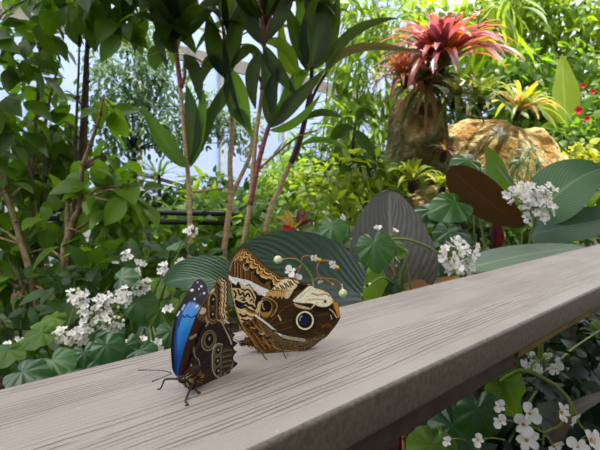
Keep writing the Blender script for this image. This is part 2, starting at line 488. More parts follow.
# ---- owl butterfly ---------------------------------------------------------
OWL = [(229,277),(230.2,266),(232,259),(235,254),(239,250),(243,247.7),(248,249),(252,252.5),(256,257),(259.5,261),(263,264),(267,267),(270,270),(274,271),(278,274.5),(284,277.5),(291,278.5),(297,279.5),(300,283),(307,284.5),(311,285.5),(316,289),(321,290.5),(326,291.5),(330,294),(332,298),(335,301),(338,304),(339.3,310),(340.3,317),(339,320),(336,325),(332,330),(327,336),(320,341),(312,347),(303,351),(295,353.3),(285,354),(275,353.7),(263,353),(257,350),(253,346),(250,339),(245,333),(240,326),(237,317),(233.5,306),(231,295),(230,286)]
OWL_FORE = OWL[:18] + [(298,284),(292,294),(282,302),(270,312),(262,322),(258,334),(256,346)] + OWL[42:]
OWL_HIND = [(297,279.5)] + OWL[18:43] + [(251.5,343),(252.5,334),(254,322),(257,309),(262,299.5),(272,296.5),(283,290),(289,284)]
OWL_MARGIN = smooth_poly([(231,262),(235,254),(239,250),(243,247.7),(248,249),(252,252.5),(256,257),(259.5,261),(263,264),(267,267),(270,270),(274,271),(278,274.5),(284,277.5),(291,278.5),(297,279.5)], False, 4)

def owl_paint(X, Y):
    p = Paint(X, Y, (98, 70, 34))
    g = wave2(X, Y, 1.9, 2.3, 1); p.put(0.35 * np.clip(g, 0, 1), (128, 100, 58)); p.put(0.4 * np.clip(-g, 0, 1), (56, 40, 22))
    # hindwing: dark umber around the big eye, grey speckle along the lower edge
    p.poly([(275,298),(298,301),(312,309),(332,306),(338,318),(328,334),(305,340),(284,336),(266,324),(270,312)], (76, 52, 22), 0.85, soft=4)
    sp = np.random.default_rng(3).random(len(X))
    low = np.clip((near(X, Y, smooth_poly([(256,316),(265,323),(275,331),(285,336.5),(300,339.5),(322,334)], False, 4))[0]), 0, 99)
    below = inpoly(X, Y, [(257,319),(265,325),(275,332.5),(285,337.5),(300,341),(326,334),(330,340),(300,356),(272,356),(262,338)])
    p.put(np.where(below, 0.4, 0), (118, 92, 52))
    p.put(np.where(below & (sp > 0.62), 0.55, 0), (196, 184, 158)); p.put(np.where(below & (sp < 0.36), 0.7, 0), (66, 50, 28))
    hindz = inpoly(X, Y, [(257,322),(262,300),(283,292),(298,284),(316,288),(342,310),(338,324),(310,350),(290,356),(262,356)])
    rip = np.sin(2.9 * (X * .35 + Y * .9) + 1.8 * np.sin(X * .45) + 1.2 * np.sin(Y * .6 + X * .2))
    p.put(np.where(hindz, .5 * np.clip(rip, 0, 1), 0), (44, 30, 15)); p.put(np.where(hindz, .3 * np.clip(-rip - .3, 0, 1), 0), (134, 98, 46))
    # forewing mottling: cream ground with dark wavy bars
    fore = [(229,279),(240,282),(252,287),(262,297),(260,306),(258,313),(253,319),(249,323),(243,324),(239,320),(234,308),(230,290)]
    p.poly(fore, (222, 198, 158), 1.0)
    p.poly([(229.2,282),(233,283),(236,285.5),(238,282),(240,285),(241,288.5),(237,288),(233,288),(230,286.5)], (24, 18, 14))
    p.poly([(253,291),(256,292),(258,295),(263,296.5),(262,300),(258,303),(256.5,309),(255,303),(256,297)], (22, 17, 14))
    for pts, w in (([(234,291),(236,294),(235,298)], 1.8), ([(238,290),(240,295),(243,293),(245,297),(248,293.5),(250,297)], 1.7), ([(242,289),(245,290.5),(248,289.5),(252,294),(254,299)], 1.5),
                   ([(236,301),(240,303),(244,300.5),(248,305),(252,306),(255,309)], 2.4), ([(237,306),(241,308),(245,307),(249,310),(254,312)], 2.4), ([(235,303),(239,305.5),(244,304)], 2.8),
                   ([(240,314.5),(243,316.5),(246,316)], 2.2), ([(242,319.5),(246,321),(249,320)], 1.8), ([(250,302),(252,299.5),(254,303)], 1.2), ([(246,314),(250,317),(254,317)], 1.1),
                   ([(246,326),(250,328),(253,326)], 1.8), ([(240,299),(242,297.5),(245,299.5)], 1.0), ([(233,296),(233.7,300)], 1.0), ([(250,290.5),(251.5,293)], 1.1)):
        p.line(pts, w, (30, 22, 15))
    p.line([(246,309),(250,312),(256,313.5)], 2.0, (164, 118, 46)); p.line([(243,323.5),(247,324.5),(252,323)], 1.4, (170, 128, 58)); p.line([(238,299.5),(243,302.3),(247,301),(251.5,303.5)], 1.3, (226, 206, 170))
    p.line([(240,311.5),(244,311.5),(247,313.5)], 1.6, (224, 204, 166))
    p.poly([(242,323),(250,321),(257,315),(258,328),(262,338),(270,347),(276,353),(262,353),(254,346),(246,333)], (104, 74, 34), .9)
    for q in range(6): p.line([(244 + 2.6 * q, 322.5 - 1.1 * q), (250 + 2.2 * q, 331 - .8 * q), (257 + 2.4 * q, 341 - .6 * q), (263 + 2.4 * q, 350 - .6 * q)], .9, ((50, 34, 18), (180, 134, 58))[q % 2], .85)
    for x, y in ((248.5, 326), (253, 331), (252.5, 324.5), (257, 330)): p.ell(x, y, 1.8, 1.1, (34, 24, 14), 40)
    p.line([(251,327.5),(255,328.5)], 1.0, (206, 176, 122)); p.line([(256,325),(259,329),(263,332)], 1.0, (190, 156, 96))
    # brown apex with tan columns
    p.poly([(229,279),(230.5,266),(234,257),(242,258),(248,263),(254,268),(262,277),(272,285),(271,291),(258,284),(248,279.5),(238,277.5)], (118, 84, 44))
    for x, a in ((233.2, 1), (236, .9), (239, .8), (243.5, .7), (250, .6)):
        p.line([(x, 262 + (x - 233) * 0.55), (x + .4, 270 + (x - 233) * .5), (x + .3, 275.5 + (x - 233) * 0.4)], 1.2, (52, 36, 20), a)
        p.line([(x + 1.5, 262 + (x - 233) * 0.55), (x + 1.7, 270 + (x - 233) * .5), (x + 1.5, 276 + (x - 233) * 0.35)], 0.9, (188, 152, 98), a)
    # marginal bands of the forewing
    d, s, _, _ = near(X, Y, OWL_MARGIN); zone = inpoly(X, Y, [(229,262),(235,248),(246,243),(300,275),(299,281),(288,281),(280,286),(272,291),(262,283),(250,270),(240,260)])
    sc = np.abs(np.sin((s - 4) / 6.6 * math.pi)); sh = 1 + 0.5 * (sc - 0.5)
    e = d / (0.95 * sh) * np.where(s < 18, 1.15, 1.0)
    def band(a, b, col, al=1.0): p.put(np.where(zone, al * np.clip((e - a) / 0.3 + .5, 0, 1) * np.clip((b - e) / 0.3 + .5, 0, 1), 0), col)
    band(-1, 0.8, (96, 70, 40)); band(0.8, 2.6, (152, 108, 56)); band(2.6, 3.6, (66, 42, 20)); band(3.6, 5.0, (236, 200, 140)); band(5.0, 6.2, (64, 42, 20))
    band(6.2, 8.2, (206, 154, 74)); band(8.2, 9.4, (240, 214, 160))
    inner = (e > 9.4) & (e < 14.5) & zone & (s > 26); p.put(np.where(inner, np.clip(0.35 + 1.0 * sc, 0, 1), 0), (34, 24, 18))
    band(14.5, 17, (158, 116, 56), 0.8)
    # white band across the forewing
    p.poly([(229,275.5),(232,277),(237,277.8),(243,279.2),(249,280.5),(256,284),(263,287.5),(269,290.5),(268,296),(263,296),(258,292.5),(254,289),(250,285.5),(246,285),(242,284),(238,281.5),(236,285),(234,283.5),(229.3,281.5)], (240, 235, 236))
    p.line([(246,286.5),(249,284.5),(251,287),(253,290)], 0.8, (60, 48, 40)); p.line([(242,288),(245,286.4),(249,288.2)], 1.4, (215, 205, 195))
    p.put(np.where(inpoly(X, Y, [(232,278),(246,280),(262,288),(262,293),(246,284),(232,281)]) & (sp > .8), 0.3, 0), (150, 135, 130))
    # small eye near the tip
    p.ell(246.4, 266.4, 3.6, 4.0, (196, 166, 122), 20); p.ell(246.7, 265.8, 2.5, 3.0, (36, 26, 20), 20); p.ell(246.2, 267.4, 1.2, 1.0, (160, 142, 122), 20); p.line([(243.6,264.6),(244.2,268.6),(246.4,270.2)], 0.9, (205, 188, 160))
    # zebra patch and its spiky fringe
    p.poly([(269,292),(275,286.5),(283,279.5),(290,279.2),(298,281),(298,285),(293,290),(288,293),(281,295),(272,296)], (240, 222, 190))
    for i in range(11):
        x = 272.5 + 2.1 * i; y = 291.5 - 0.95 * i + (0.8 if i % 2 else -0.4)
        p.line([(x - 1.2, y - 2.2), (x + 1.6, y + 1.4)], 1.0, (36, 26, 20), sm=False)
        p.line([(x - 1.8, y + 1.6), (x - 0.2, y + 3.4)], 0.8, (70, 50, 34), 0.8, sm=False)
    p.poly([(266,292.5),(274,289.5),(284,289),(292,290),(291,294),(286.5,296),(286,299.5),(283.8,296.2),(282,299),(280,296),(277.5,298.8),(275.5,295.8),(273,298),(271,295.4),(268,297),(266,295.5)], (214, 176, 112), sm=False)
    p.line([(270,291.5),(277,290.5),(284,292)], 1.0, (160, 112, 50)); p.poly([(284,297),(287,291.5),(293,289.5),(292,293),(288,298.5)], (224, 208, 178)); p.line([(288.5,299),(293,294),(297.5,287)], 1.5, (44, 30, 18))
    p.poly([(296,283),(300,284.3),(307,286),(303,289),(299,290.5),(298.5,287)], (42, 28, 16))
    # ocellus beside the spiky fringe
    p.line([(262,299),(266,297.6),(271,299),(275,302),(277,306),(275,312),(271,316.5)], 1.0, (196, 166, 106))
    p.poly([(259.5,309),(261,302.5),(266,299.4),(271,302),(272.6,307),(271,313),(267,317),(262,316)], (176, 138, 70)); p.poly([(260.2,308),(262,302.8),(266,300.2),(270.6,303),(271.4,307.5),(269,311.5),(265,312),(261.5,311.5)], (40, 26, 18))
    p.line([(262.8,303.6),(262.4,306.4),(264.4,309.4)], 1.0, (208, 194, 168)); p.line([(260.2,311.5),(264,315.2),(269,314.4)], 1.5, (186, 146, 52)); p.line([(259.3,316),(260,306),(262,300.5)], 1.2, (206, 186, 150))
    # veins
    for pts in ([(251,342),(262,331),(276,316),(285,307),(296,303)], [(252,343),(268,335),(290,327),(296,325)], [(253,344),(272,340),(298,343),(318,339)], [(252,340),(257,322),(266,318),(277,308)], [(254,346),(266,344),(281,350),(294,353)],
                [(258,330),(268,327),(284,322),(294,319)], [(310,329),(318,333),(324,336)], [(313,322),(326,326),(333,327)], [(313,316),(325,314),(336,313)]):
        p.line(pts, 0.7, (164, 128, 68), 0.55)
    p.line([(262,341),(270,345),(280,349),(290,352.5)], 0.8, (190, 150, 70), 0.8); p.line([(285,349.5),(291,350.8),(297,351.2)], 0.9, (186, 150, 80), 0.8)
    # whitish streak
    p.line([(256,315.5),(262,320),(268,324.5),(275,330.5),(281,334.8)], 2.2, (232, 228, 222), 0.95); p.line([(281,334.8),(288,337.4),(297,339),(304,340)], 3.2, (220, 216, 210), 0.7); p.line([(273,330),(282,333.4),(288,335)], 1.6, (30, 22, 14), 0.8)
    # big eye
    p.ell(304.8, 320.4, 12.3, 12.3, (46, 30, 14), a=0.75, soft=2.5); p.ell(304.8, 320.4, 8.9, 9.5, (250, 236, 196)); p.ell(304.8, 320.4, 7.2, 7.7, (20, 17, 18))
    p.ell(306, 320.5, 4.6, 5.2, (34, 46, 88), a=0.9, soft=1.5); p.line([(299.6,320.5),(300.2,317.8),(301.8,315.9)], 1.3, (156, 176, 196)); p.line([(301,322.5),(302,324.2)], 0.8, (120, 140, 165), 0.7)
    p.line([(278.3,315.3),(279.2,317),(280.6,320)], 1.5, (216, 196, 160), sm=False); p.line([(260.4,334),(264,333.4)], 1.6, (206, 196, 180)); p.ell(260.5, 335.5, 2.2, 1.1, (30, 22, 14), 20); p.ell(269, 337.5, 1.3, 1.0, (40, 22, 10))
    # pale patch, its dark notch and sliver
    p.poly([(293,301.5),(295,298),(301,292.5),(308,286.5),(312,286),(316,289),(322,290.8),(328,293),(331.5,297.5),(334,301),(331,304),(327,306.5),(320,306.8),(316,305),(310,303.2),(302,303)], (248, 236, 212))
    p.line([(299,298),(305,293),(311,287.5)], 0.6, (176, 146, 108), 0.7); p.line([(312,293.5),(318,295),(325,293.8),(329,296)], 1.6, (172, 134, 92), 0.7); p.line([(308,300),(316,299),(326,300)], 1.2, (196, 170, 128), 0.7); p.ell(325, 301.5, 1.4, 1.2, (60, 38, 22)); p.line([(318,303),(324,303.5),(331,302)], 1.1, (236, 220, 186))
    p.poly([(303,304.5),(311,303.5),(316,305.5),(324,307.5),(333,305),(330,311),(318,311.5),(310,308.5)], (36, 25, 15), 0.9)
    p.poly([(294,303.3),(300,305.2),(306,306.5),(311,308.3),(309.5,309.6),(302,308.6),(296,306.5)], (212, 190, 156)); p.line([(311.6,307.8),(314,305),(317,302.6)], 1.3, (226, 212, 186), sm=False)
    # ragged golden margin at the right
    p.poly([(332,300),(335,301.4),(338.4,304.5),(339.5,311),(340.3,317),(337,317),(335.5,311),(333.5,306)], (192, 146, 66)); p.poly([(329,313),(334,309),(336.5,314),(337,319),(332,321),(329,318)], (36, 26, 16), 0.8); p.line([(329.5,309),(333,312),(336.5,317.5)], 1.2, (222, 200, 168)); p.line([(330.5,315),(331.6,319)], 1.0, (220, 200, 170)); p.line([(322,327),(327,324),(331,326)], 1.5, (150, 104, 46), .7)
    p.line([(340,317),(336,325),(327,335.5),(312,346.5),(296,353)], 1.0, (54, 38, 24), 0.8)
    # costa
    cs = [(229.2,281),(231,295),(233.8,306),(237.2,317),(241,326.5),(245.8,333.5),(250.5,339.5),(255,348)]
    p.line([(a + 1.6, b) for a, b in cs], 1.3, (196, 162, 102), 0.9); p.line(cs, 1.5, (60, 42, 24)); p.line([(245,331),(250,337.5),(256,345),(262,352)], 1.2, (168, 118, 44)); p.line([(249,333),(254,340),(260,348),(266,353)], 0.9, (150, 104, 40)); p.line([(243,326),(248,330),(252,331)], 1.6, (148, 92, 40))
    p.line([(230,271),(232,263),(236,256),(240,252.5)], 1.1, (214, 190, 156), 0.6)
    p.grain(0.10, 2)
    return p.c

# the owl butterfly stands square across the board, wings shut over its back
oA = on_rail(262, 353.5); oB = on_rail(318, 350)
odir = nz(oB - oA); onorm = nz(np.cross(odir, V(0, 0, 1)));
if onorm[1] > 0: onorm = -onorm                          # towards the camera
oplane = (oA + V(0, 0, 0.0), nz(onorm + V(0, 0, 0.06)))
owl = thing('owl_butterfly', 'brown owl butterfly with shut wings, cream bands and a large round eyespot', 'butterfly', tuple(oA))
wf = wing('forewing', OWL_FORE, oplane, owl_paint, M_wing, owl, offset=-0.0006)
wh = wing('hindwing', OWL_HIND, oplane, owl_paint, M_wing, owl, offset=0.0004, label='hindwing with the large eyespot')
for w_, nm in ((wf, 'forewing'), (wh, 'hindwing')):
    mirrored(w_, oplane, -0.0085, owl, nm)

def lathe_body(mb, pts, rad, n=14, mat=0): tube(mb, pts, rad, n, 0.5, mat, 6)
def hairs(mb, pts, rad, n, L, mat=0, seed=0):
    r = np.random.default_rng(seed); pts = [np.asarray(p) for p in pts]
    for _ in range(n):
        q = r.random() * (len(pts) - 1); i = int(q); t = q - i
        c = pts[i] * (1 - t) + pts[i + 1] * t; rr = rad[i] * (1 - t) + rad[i + 1] * t
        ax = nz(pts[i + 1] - pts[i]); o = nz(np.cross(ax, r.normal(size=3)))
        b = c + o * rr * 0.9
        tube(mb, [b, b + (o * 0.7 + ax * 0.6 + 0.3 * r.normal(size=3)) * L], [0.00022, 0.00005], 4, 0.5, mat, 1, False)

oz = lambda a, h, s=0.0: oA + odir * a + V(0, 0, h) + onorm * (s - 0.0045)
th = [oz(-0.0125, 0.0075), oz(-0.010, 0.0078), oz(-0.0055, 0.0082), oz(0.001, 0.0082), oz(0.006, 0.0078)]; tr = [0.0012, 0.0028, 0.0036, 0.0032, 0.0018]
mb = MB(); lathe_body(mb, th, tr); hairs(mb, th, tr, 160, 0.0025, 0, 4); mb.build('thorax', M_body, owl)
hd = [oz(-0.0158, 0.0064), oz(-0.0142, 0.0068), oz(-0.0122, 0.0072)]
mb = MB(); lathe_body(mb, hd, [0.0008, 0.0023, 0.0014]); hairs(mb, hd, [.0008, .002, .0016], 40, 0.0016, 0, 6); mb.build('head', M_body, owl)
for s in (-1, 1):
    mb = MB(); lathe_body(mb, [oz(-0.0158, 0.0070, s * 0.0014), oz(-0.0144, 0.0072, s * 0.0019), oz(-0.0132, 0.0072, s * 0.0014)], [0.0004, 0.0011, 0.0004], 10); mb.build('eye', M_eye, owl)
    mb = MB(); tube(mb, [oz(-0.0152, 0.0078, s * 0.0008), oz(-0.0195, 0.0095, s * 0.003), oz(-0.0245, 0.0095 if s > 0 else 0.012, s * 0.006)], [0.00022, 0.00018, 0.0003], 6); mb.build('antenna', M_legs, owl)
ab = [oz(0.005, 0.0078), oz(0.012, 0.0076), oz(0.022, 0.0072), oz(0.030, 0.006), oz(0.036, 0.005)]
mb = MB(); lathe_body(mb, ab, [0.0016, 0.0028, 0.003, 0.0022, 0.0006]); mb.build('abdomen', M_body, owl)
for (k0, k1, k2, s) in (((-0.004, 0.0072), (257.5, 349.5), (265.5, 359.2), 1), ((0.004, 0.007), (281, 354), (285.5, 358.2), 1), ((-0.004, 0.0072), None, None, -1), ((0.004, 0.007), None, None, -1)):
    mb = MB(); a = oz(k0[0] - .003, k0[1] - .002, s * 0.002)
    if k1:
        e = on_rail(*k2) + V(0, 0, 0.0005); m = (a + e) / 2 + V(0, 0, 0.0025)
        if k1[0] > 270: a = oz(0.012, 0.006, 0.003); m = (a + e) / 2 + V(0, 0, 0.0015)
    else:
        e = oz(k0[0] + 0.004, 0.0005, -0.013); e[2] = RZ + 0.0005; m = (a + e) / 2 + V(0, 0, 0.004)
    tube(mb, [a, m, e, e + nz(V(*(e - a)[:2], 0)) * 0.0022], [0.0006, 0.00045, 0.0003, 0.0002], 6); mb.build('leg', M_legs, owl)

# ---- blue morpho -----------------------------------------------------------
MUN = [(217,281),(221,279),(225,278),(228.5,281),(229,290),(228.7,300),(227.5,312),(228.5,321),(230,323),(231.5,325),(230,329),(231.5,333),(234.8,334.5),(232.3,338),(234,341.5),(237.2,343),(233.3,347),(234,350),(236.4,351.5),(233.5,355),(233,360),(237.3,363.5),(234,367),(230.5,370),(229,374),(224,376.5),(215,381),(205,387),(199,390),(192,391),(186,388),(182,383),(179,374),(182,358),(184.5,349),(188,338),(192,327),(196,316.5),(200,309),(206,300),(209,293),(213,287)]
MUN_FORE = MUN[:6] + [(227.5,312),(222,318),(214,324),(206,336),(199,352),(192,370),(188,384)] + MUN[31:]
MUN_HIND = [(227.5,312)] + MUN[7:32] + [(183,380),(188,366),(193,352),(198,338),(202,328),(207,322),(214,317),(222,313)]
MBL = [(199.5,279),(203,280.5),(206.5,285),(207.6,291),(208.5,300),(209,315),(207,335),(203,355),(196,372),(188,384),(182,384),(177,377),(173,371),(171.5,362),(170.8,350),(171.2,341),(172.2,331),(174,321),(176,312.5),(180,305.5),(184,298),(187,292),(191,287),(195,281)]

def mor_under(X, Y):
    p = Paint(X, Y, (50, 35, 26))
    g = wave2(X, Y, .8, .9, 3); p.put(0.3 * np.clip(g, 0, 1), (74, 50, 34))
    # warm brown forewing edge and lower flap
    p.poly([(179,374),(184,350),(190,334),(196,318),(201,310),(203,320),(196,336),(191,352),(188,372),(184,384)], (78, 44, 24), 0.75, soft=3)
    p.poly([(190,380),(204,370),(216,372),(226,375),(212,382),(200,389)], (76, 52, 34), 0.8, soft=2)
    # top of the wings: tan and cream stripes along the edge
    p.poly([(206,303),(210,293),(217,282),(222,279.5),(228,280),(229,300),(228,320),(220,318),(212,322),(204,322),(198,318)], (112, 84, 52), soft=1)
    edge = smooth_poly([(225,278),(228.5,281),(229,290),(228.7,300),(227.5,312),(228.5,321)], False, 4); d, s, _, _ = near(X, Y, edge); zz = inpoly(X, Y, [(216,276),(232,276),(232,322),(224,324),(217,320),(218,300)])
    wob = 0.5 * np.sin(s * 1.3)
    for a, b, col in ((-1, .9, (120, 92, 58)), (.9, 2.0, (52, 34, 20)), (2.0, 3.4, (226, 200, 156)), (3.4, 4.6, (70, 46, 26)), (4.6, 6.0, (232, 208, 168)), (6.0, 7.0, (120, 88, 52)), (7, 8.2, (190, 154, 104)), (8.2, 10.4, (70, 42, 20))):
        p.put(np.where(zz, np.clip((d + wob - a) / .3 + .5, 0, 1) * np.clip((b - d - wob) / .3 + .5, 0, 1), 0), col)
    for y in (284, 290, 296, 302.5, 309, 315): p.ell(222.8, y, .9, 1.6, (226, 208, 178)); p.ell(226.5, y + 3, .7, 1.3, (214, 192, 156))
    p.poly([(210,292.5),(213.5,288.5),(215.6,289),(214,292.5),(211,294)], (218, 206, 188)); p.poly([(200,312),(203,307.5),(206.5,309),(206,312.5),(203,314.5),(201,314)], (214, 202, 180)); p.line([(198,317),(203,305),(211,291),(217,282)], 0.9, (176, 138, 90))
    # upper eyespots
    p.poly([(208.5,306),(209.5,297),(213,292),(217,295),(218,306),(217,317),(213.5,321.5),(209.5,318)], (164, 130, 76)); p.poly([(209.6,306),(210.4,298),(213,293.6),(216.2,296),(217,306),(216,316),(213.4,320),(210.6,317)], (92, 66, 38))
    p.line([(209.4,305),(210,297),(213,293),(216.6,296)], .7, (206, 180, 130)); p.ell(213.4, 300, 2.6, 5.0, (24, 17, 14), 6); p.ell(213.9, 299.4, .85, 1.5, (212, 198, 190), 15); p.ell(213.3, 306.8, .9, 1.0, (150, 124, 110)); p.ell(212.9, 315, 2.3, 3.6, (26, 18, 14), 10); p.ell(213.5, 314.3, .9, 1.3, (216, 204, 198), 15)
    p.line([(206.5,316),(208,320.5),(211.5,323.5),(216,322)], 1.1, (186, 152, 92)); p.line([(206.5,318),(207.5,323),(205.5,326)], 1.3, (196, 172, 140)); p.line([(200,318),(203,316),(205,319)], 1.6, (140, 92, 44))
    # marbled line down the hindwing edge
    p.line([(217,320),(221,322),(224,328),(226.5,333),(229,338),(231,344)], 1.5, (196, 180, 154)); p.line([(222,318),(226,324),(229.5,332),(232,340)], 1.1, (120, 80, 40)); p.line([(224,320),(227.5,322.5),(229.5,322.6)], 1.6, (220, 214, 206)); p.line([(228,328),(230,331)], 1.5, (160, 108, 50))
    p.poly([(212,326),(216,323),(222,326),(226,336),(229,346),(222,349),(217,340)], (60, 45, 32), 0.7, soft=2)
    for k in range(4): p.line([(214 + 3 * k, 325 + 2.5 * k), (219 + 2.4 * k, 334 + 2.2 * k), (222 + 2 * k, 345 + k)], .7, (38, 27, 20), .8)
    # big eyespot with rings
    p.ell(208.3, 340.6, 7.4, 10.6, (172, 162, 134), 14); p.ell(208.5, 340.4, 6.5, 9.6, (88, 74, 50), 14); p.ell(208.8, 340.0, 5.0, 7.6, (176, 158, 110), 12); p.ell(208.9, 339.9, 4.3, 6.8, (72, 58, 38), 12); p.ell(208.9, 339.3, 3.6, 5.6, (18, 13, 11), 10); p.ell(209, 338.6, .9, 2.0, (196, 178, 176), 15)
    # three small eyespots in one pale frame
    p.poly([(213.5,347),(218,343.5),(222,345),(221.5,356),(221.5,366),(222,376),(217.5,377.5),(213.5,373),(212.3,364),(212.4,354)], (112, 104, 84))
    p.line([(222,344.5),(217.5,343.6),(213.6,347),(212,354),(211.8,362),(212.2,369),(215,375.4),(219,377.6)], 1.1, (190, 180, 154))
    for cx, cy in ((217.6, 350), (217, 361), (217.6, 371)):
        p.ell(cx, cy, 3.2, 4.6, (140, 126, 92), 15); p.ell(cx, cy, 2.5, 3.9, (18, 14, 12), 15); p.ell(cx + .3, cy - .3, .8, 1.4, (206, 200, 186), 15)
    p.poly([(222,350),(230,348),(232.5,352),(231.5,360),(232,367),(229,373),(222,376)], (92, 78, 58), 0.85, soft=1)
    for yy in (353, 358.5, 363.5, 368.5): p.line([(222, yy + 1), (227, yy - .5), (232, yy - 1)], 1.3, (46, 34, 24), .9); p.line([(222, yy - 1.2), (227, yy - 2.6), (231.5, yy - 3)], .8, (150, 136, 106), .8)
    p.line([(232.6,361),(231.8,366),(228.6,371)], .9, (168, 140, 104)); p.ell(227.6, 375, 1.0, .9, (206, 196, 176)); p.ell(224.6, 373.6, 1.0, .8, (186, 168, 136))
    ed = near(X, Y, smooth_poly(MUN[8:26], False, 4))[0]; p.put(np.clip(1.4 - ed, 0, .85), (36, 26, 20))
    # pale squiggles near the wing base
    p.line([(194.3,347),(193.8,353),(195.5,357.5),(198,359.5),(199.2,365)], 1.0, (172, 160, 140)); p.line([(196.8,369),(197.6,371.5),(198.8,373.6)], 1.4, (190, 178, 156)); p.line([(190.5,364.5),(191.4,367)], 1.6, (204, 180, 130)); p.poly([(189.5,337.5),(193,335.6),(197,333.6),(197.6,335.4),(194.5,337.8),(191,339.8)], (172, 148, 138)); p.line([(197,336),(199,341),(196,346),(194.5,350)], .8, (110, 92, 76), .7)
    for pts in ([(187,376),(198,367),(206,360),(212,352)], [(188,378),(200,366.5),(212,366.5)], [(189,379),(198,375.5),(212,375)], [(187,372),(195,352),(202,336)], [(188,374),(200,354),(206,350)]): p.line(pts, .55, (110, 92, 74), .6)
    p.line([(181,372),(184,352),(190,335),(196.5,317.5)], 1.0, (110, 66, 34), .8)
    p.grain(0.10, 9)
    return p.c

def mor_blue(X, Y):
    p = Paint(X, Y, (26, 92, 190))
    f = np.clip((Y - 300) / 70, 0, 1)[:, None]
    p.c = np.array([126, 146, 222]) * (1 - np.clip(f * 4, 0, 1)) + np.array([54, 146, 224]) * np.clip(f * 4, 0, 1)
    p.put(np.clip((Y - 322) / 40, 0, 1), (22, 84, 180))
    left = smooth_poly([(170.8,384),(171.5,362),(170.8,350),(171.2,341),(172.2,331),(174,321),(176,312.5),(180,305.5),(184,298)], False, 4)
    d = near(X, Y, left)[0]
    p.put(np.clip(1 - (d - 3.0) / 4.0, 0, .85), (34, 44, 104)); p.put(np.clip(1 - (d - 2.0) / 1.6, 0, 1), (18, 16, 24))
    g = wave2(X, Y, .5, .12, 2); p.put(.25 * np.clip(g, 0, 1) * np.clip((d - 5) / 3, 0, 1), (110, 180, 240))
    p.line([(178,327),(182,315.5),(184.5,317.5),(187,315.2),(190,317.4),(194,316.6),(199,313)], 1.3, (20, 34, 84)); p.line([(186,316),(190,306),(193,301)], .7, (60, 80, 150), .8); p.line([(193,317),(197,309),(200,304)], .7, (60, 80, 150), .8)
    p.poly([(176,313),(181,304),(187,291),(195,279),(201,277),(210,284),(211,302),(206,307),(201,306.5),(197,304),(192,301.5),(187,303.5),(183,309),(179,316)], (24, 18, 20), soft=1.6)
    for x, y, rx, ry, ro in ((197.6,282.3,.9,.9,0), (201.3,286.2,1.2,1.3,0), (192,290.2,1.9,1.4,-25), (204,293.2,1.1,1.3,0), (194.6,299,1.0,1.5,25), (197,306.2,2.0,1.2,-35), (199,289,.7,1.1,10)): p.ell(x, y, rx, ry, (226, 220, 236), ro)
    p.line([(184.5,305),(182,309.5)], 1.8, (186, 190, 232)); p.line([(179.6,311.5),(177.4,315.5)], 1.8, (200, 204, 236)); p.ell(200.2, 294.6, .9, 2.2, (84, 66, 84), 20)
    p.grain(0.04, 12)
    return p.c

mA = on_rail(186, 392); mB = on_rail(232, 371.5)
mdir = nz(mB - mA); mnor = nz(np.cross(mdir, V(0, 0, 1)))
if mnor[1] > 0: mnor = -mnor
hinge = mA + V(0, 0, 0.0035)
mplane = (hinge, nz(mnor + V(0, 0, 0.10)))
side = mnor * -1.0                                       # away from the camera
bn = nz(np.cross(mdir, nz(V(0, 0, 1) * 0.93 + side * 0.38)))
if bn @ (CO - hinge) < 0: bn = -bn
bplane = (hinge + side * 0.003, bn)
mor = thing('morpho_butterfly', 'blue morpho butterfly with half open wings, dark underside with ringed spots', 'butterfly', tuple(mA))
wing('forewing', MUN_FORE, mplane, mor_under, M_wing, mor, offset=-0.0005)
wing('hindwing', MUN_HIND, mplane, mor_under, M_wing, mor, offset=0.0004, label='dark brown hindwing with ringed eyespots')
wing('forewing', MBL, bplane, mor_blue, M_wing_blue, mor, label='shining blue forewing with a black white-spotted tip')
mz = lambda a, h, s=0.0: mA + mdir * (a * .85 + .0085) + V(0, 0, h + .0008) + mnor * (s - .001)
# body: head low at the left front, abdomen between the wings
th = [mz(-0.0105, 0.0075, .001), mz(-0.007, 0.0085, .001), mz(-0.002, 0.009, 0), mz(0.003, 0.0085, -.003), mz(0.007, 0.008, -.005)]; tr = [.0016, .0034, .0038, .0028, .0016]
mb = MB(); lathe_body(mb, th, tr); hairs(mb, th, tr, 130, .0026, 0, 14); mb.build('thorax', M_body_dark, mor)
mb = MB(); hairs(mb, [mz(-.0105, .0065, .0015), mz(-.005, .006, .003), mz(0, .006, .0035)], [.0016, .0024, .0024], 40, .0022, 0, 15); o = mb.build('hair', M_gold_hair, mor); o['label'] = 'golden hair on the breast'
mb = MB(); hairs(mb, [mz(-.0125, .0075, .001), mz(-.0095, .006, .002)], [.0018, .0028], 45, .0026, 0, 17); o = mb.build('hair', M_cream_hair, mor); o['label'] = 'cream hair behind the head'
hd = [mz(-.0155, .007, .001), mz(-.0135, .0075, .001), mz(-.0105, .0078, .001)]
mb = MB(); lathe_body(mb, hd, [.0009, .0026, .0016]); hairs(mb, hd, [.0009, .0022, .0018], 40, .0016, 0, 16); mb.build('head', M_body_dark, mor)
for s in (-1, 1):
    mb = MB(); lathe_body(mb, [mz(-.0152, .0080, .001 + s * .0016), mz(-.0138, .0082, .001 + s * .0024), mz(-.0122, .0082, .001 + s * .0016)], [.0004, .0013, .0004], 10); mb.build('eye', M_eye, mor)
ab = [mz(.006, .008, -.005), mz(.014, .008, -.0055), mz(.024, .0072, -.0055), mz(.032, .006, -.005)]
mb = MB(); lathe_body(mb, ab, [.0018, .0025, .0022, .0006]); mb.build('abdomen', M_body_dark, mor)
def lift(x, y, dz): return on_rail(x, y + 0, dz)
hz = float((mA + mdir * -.0135) @ CF - CO @ CF)
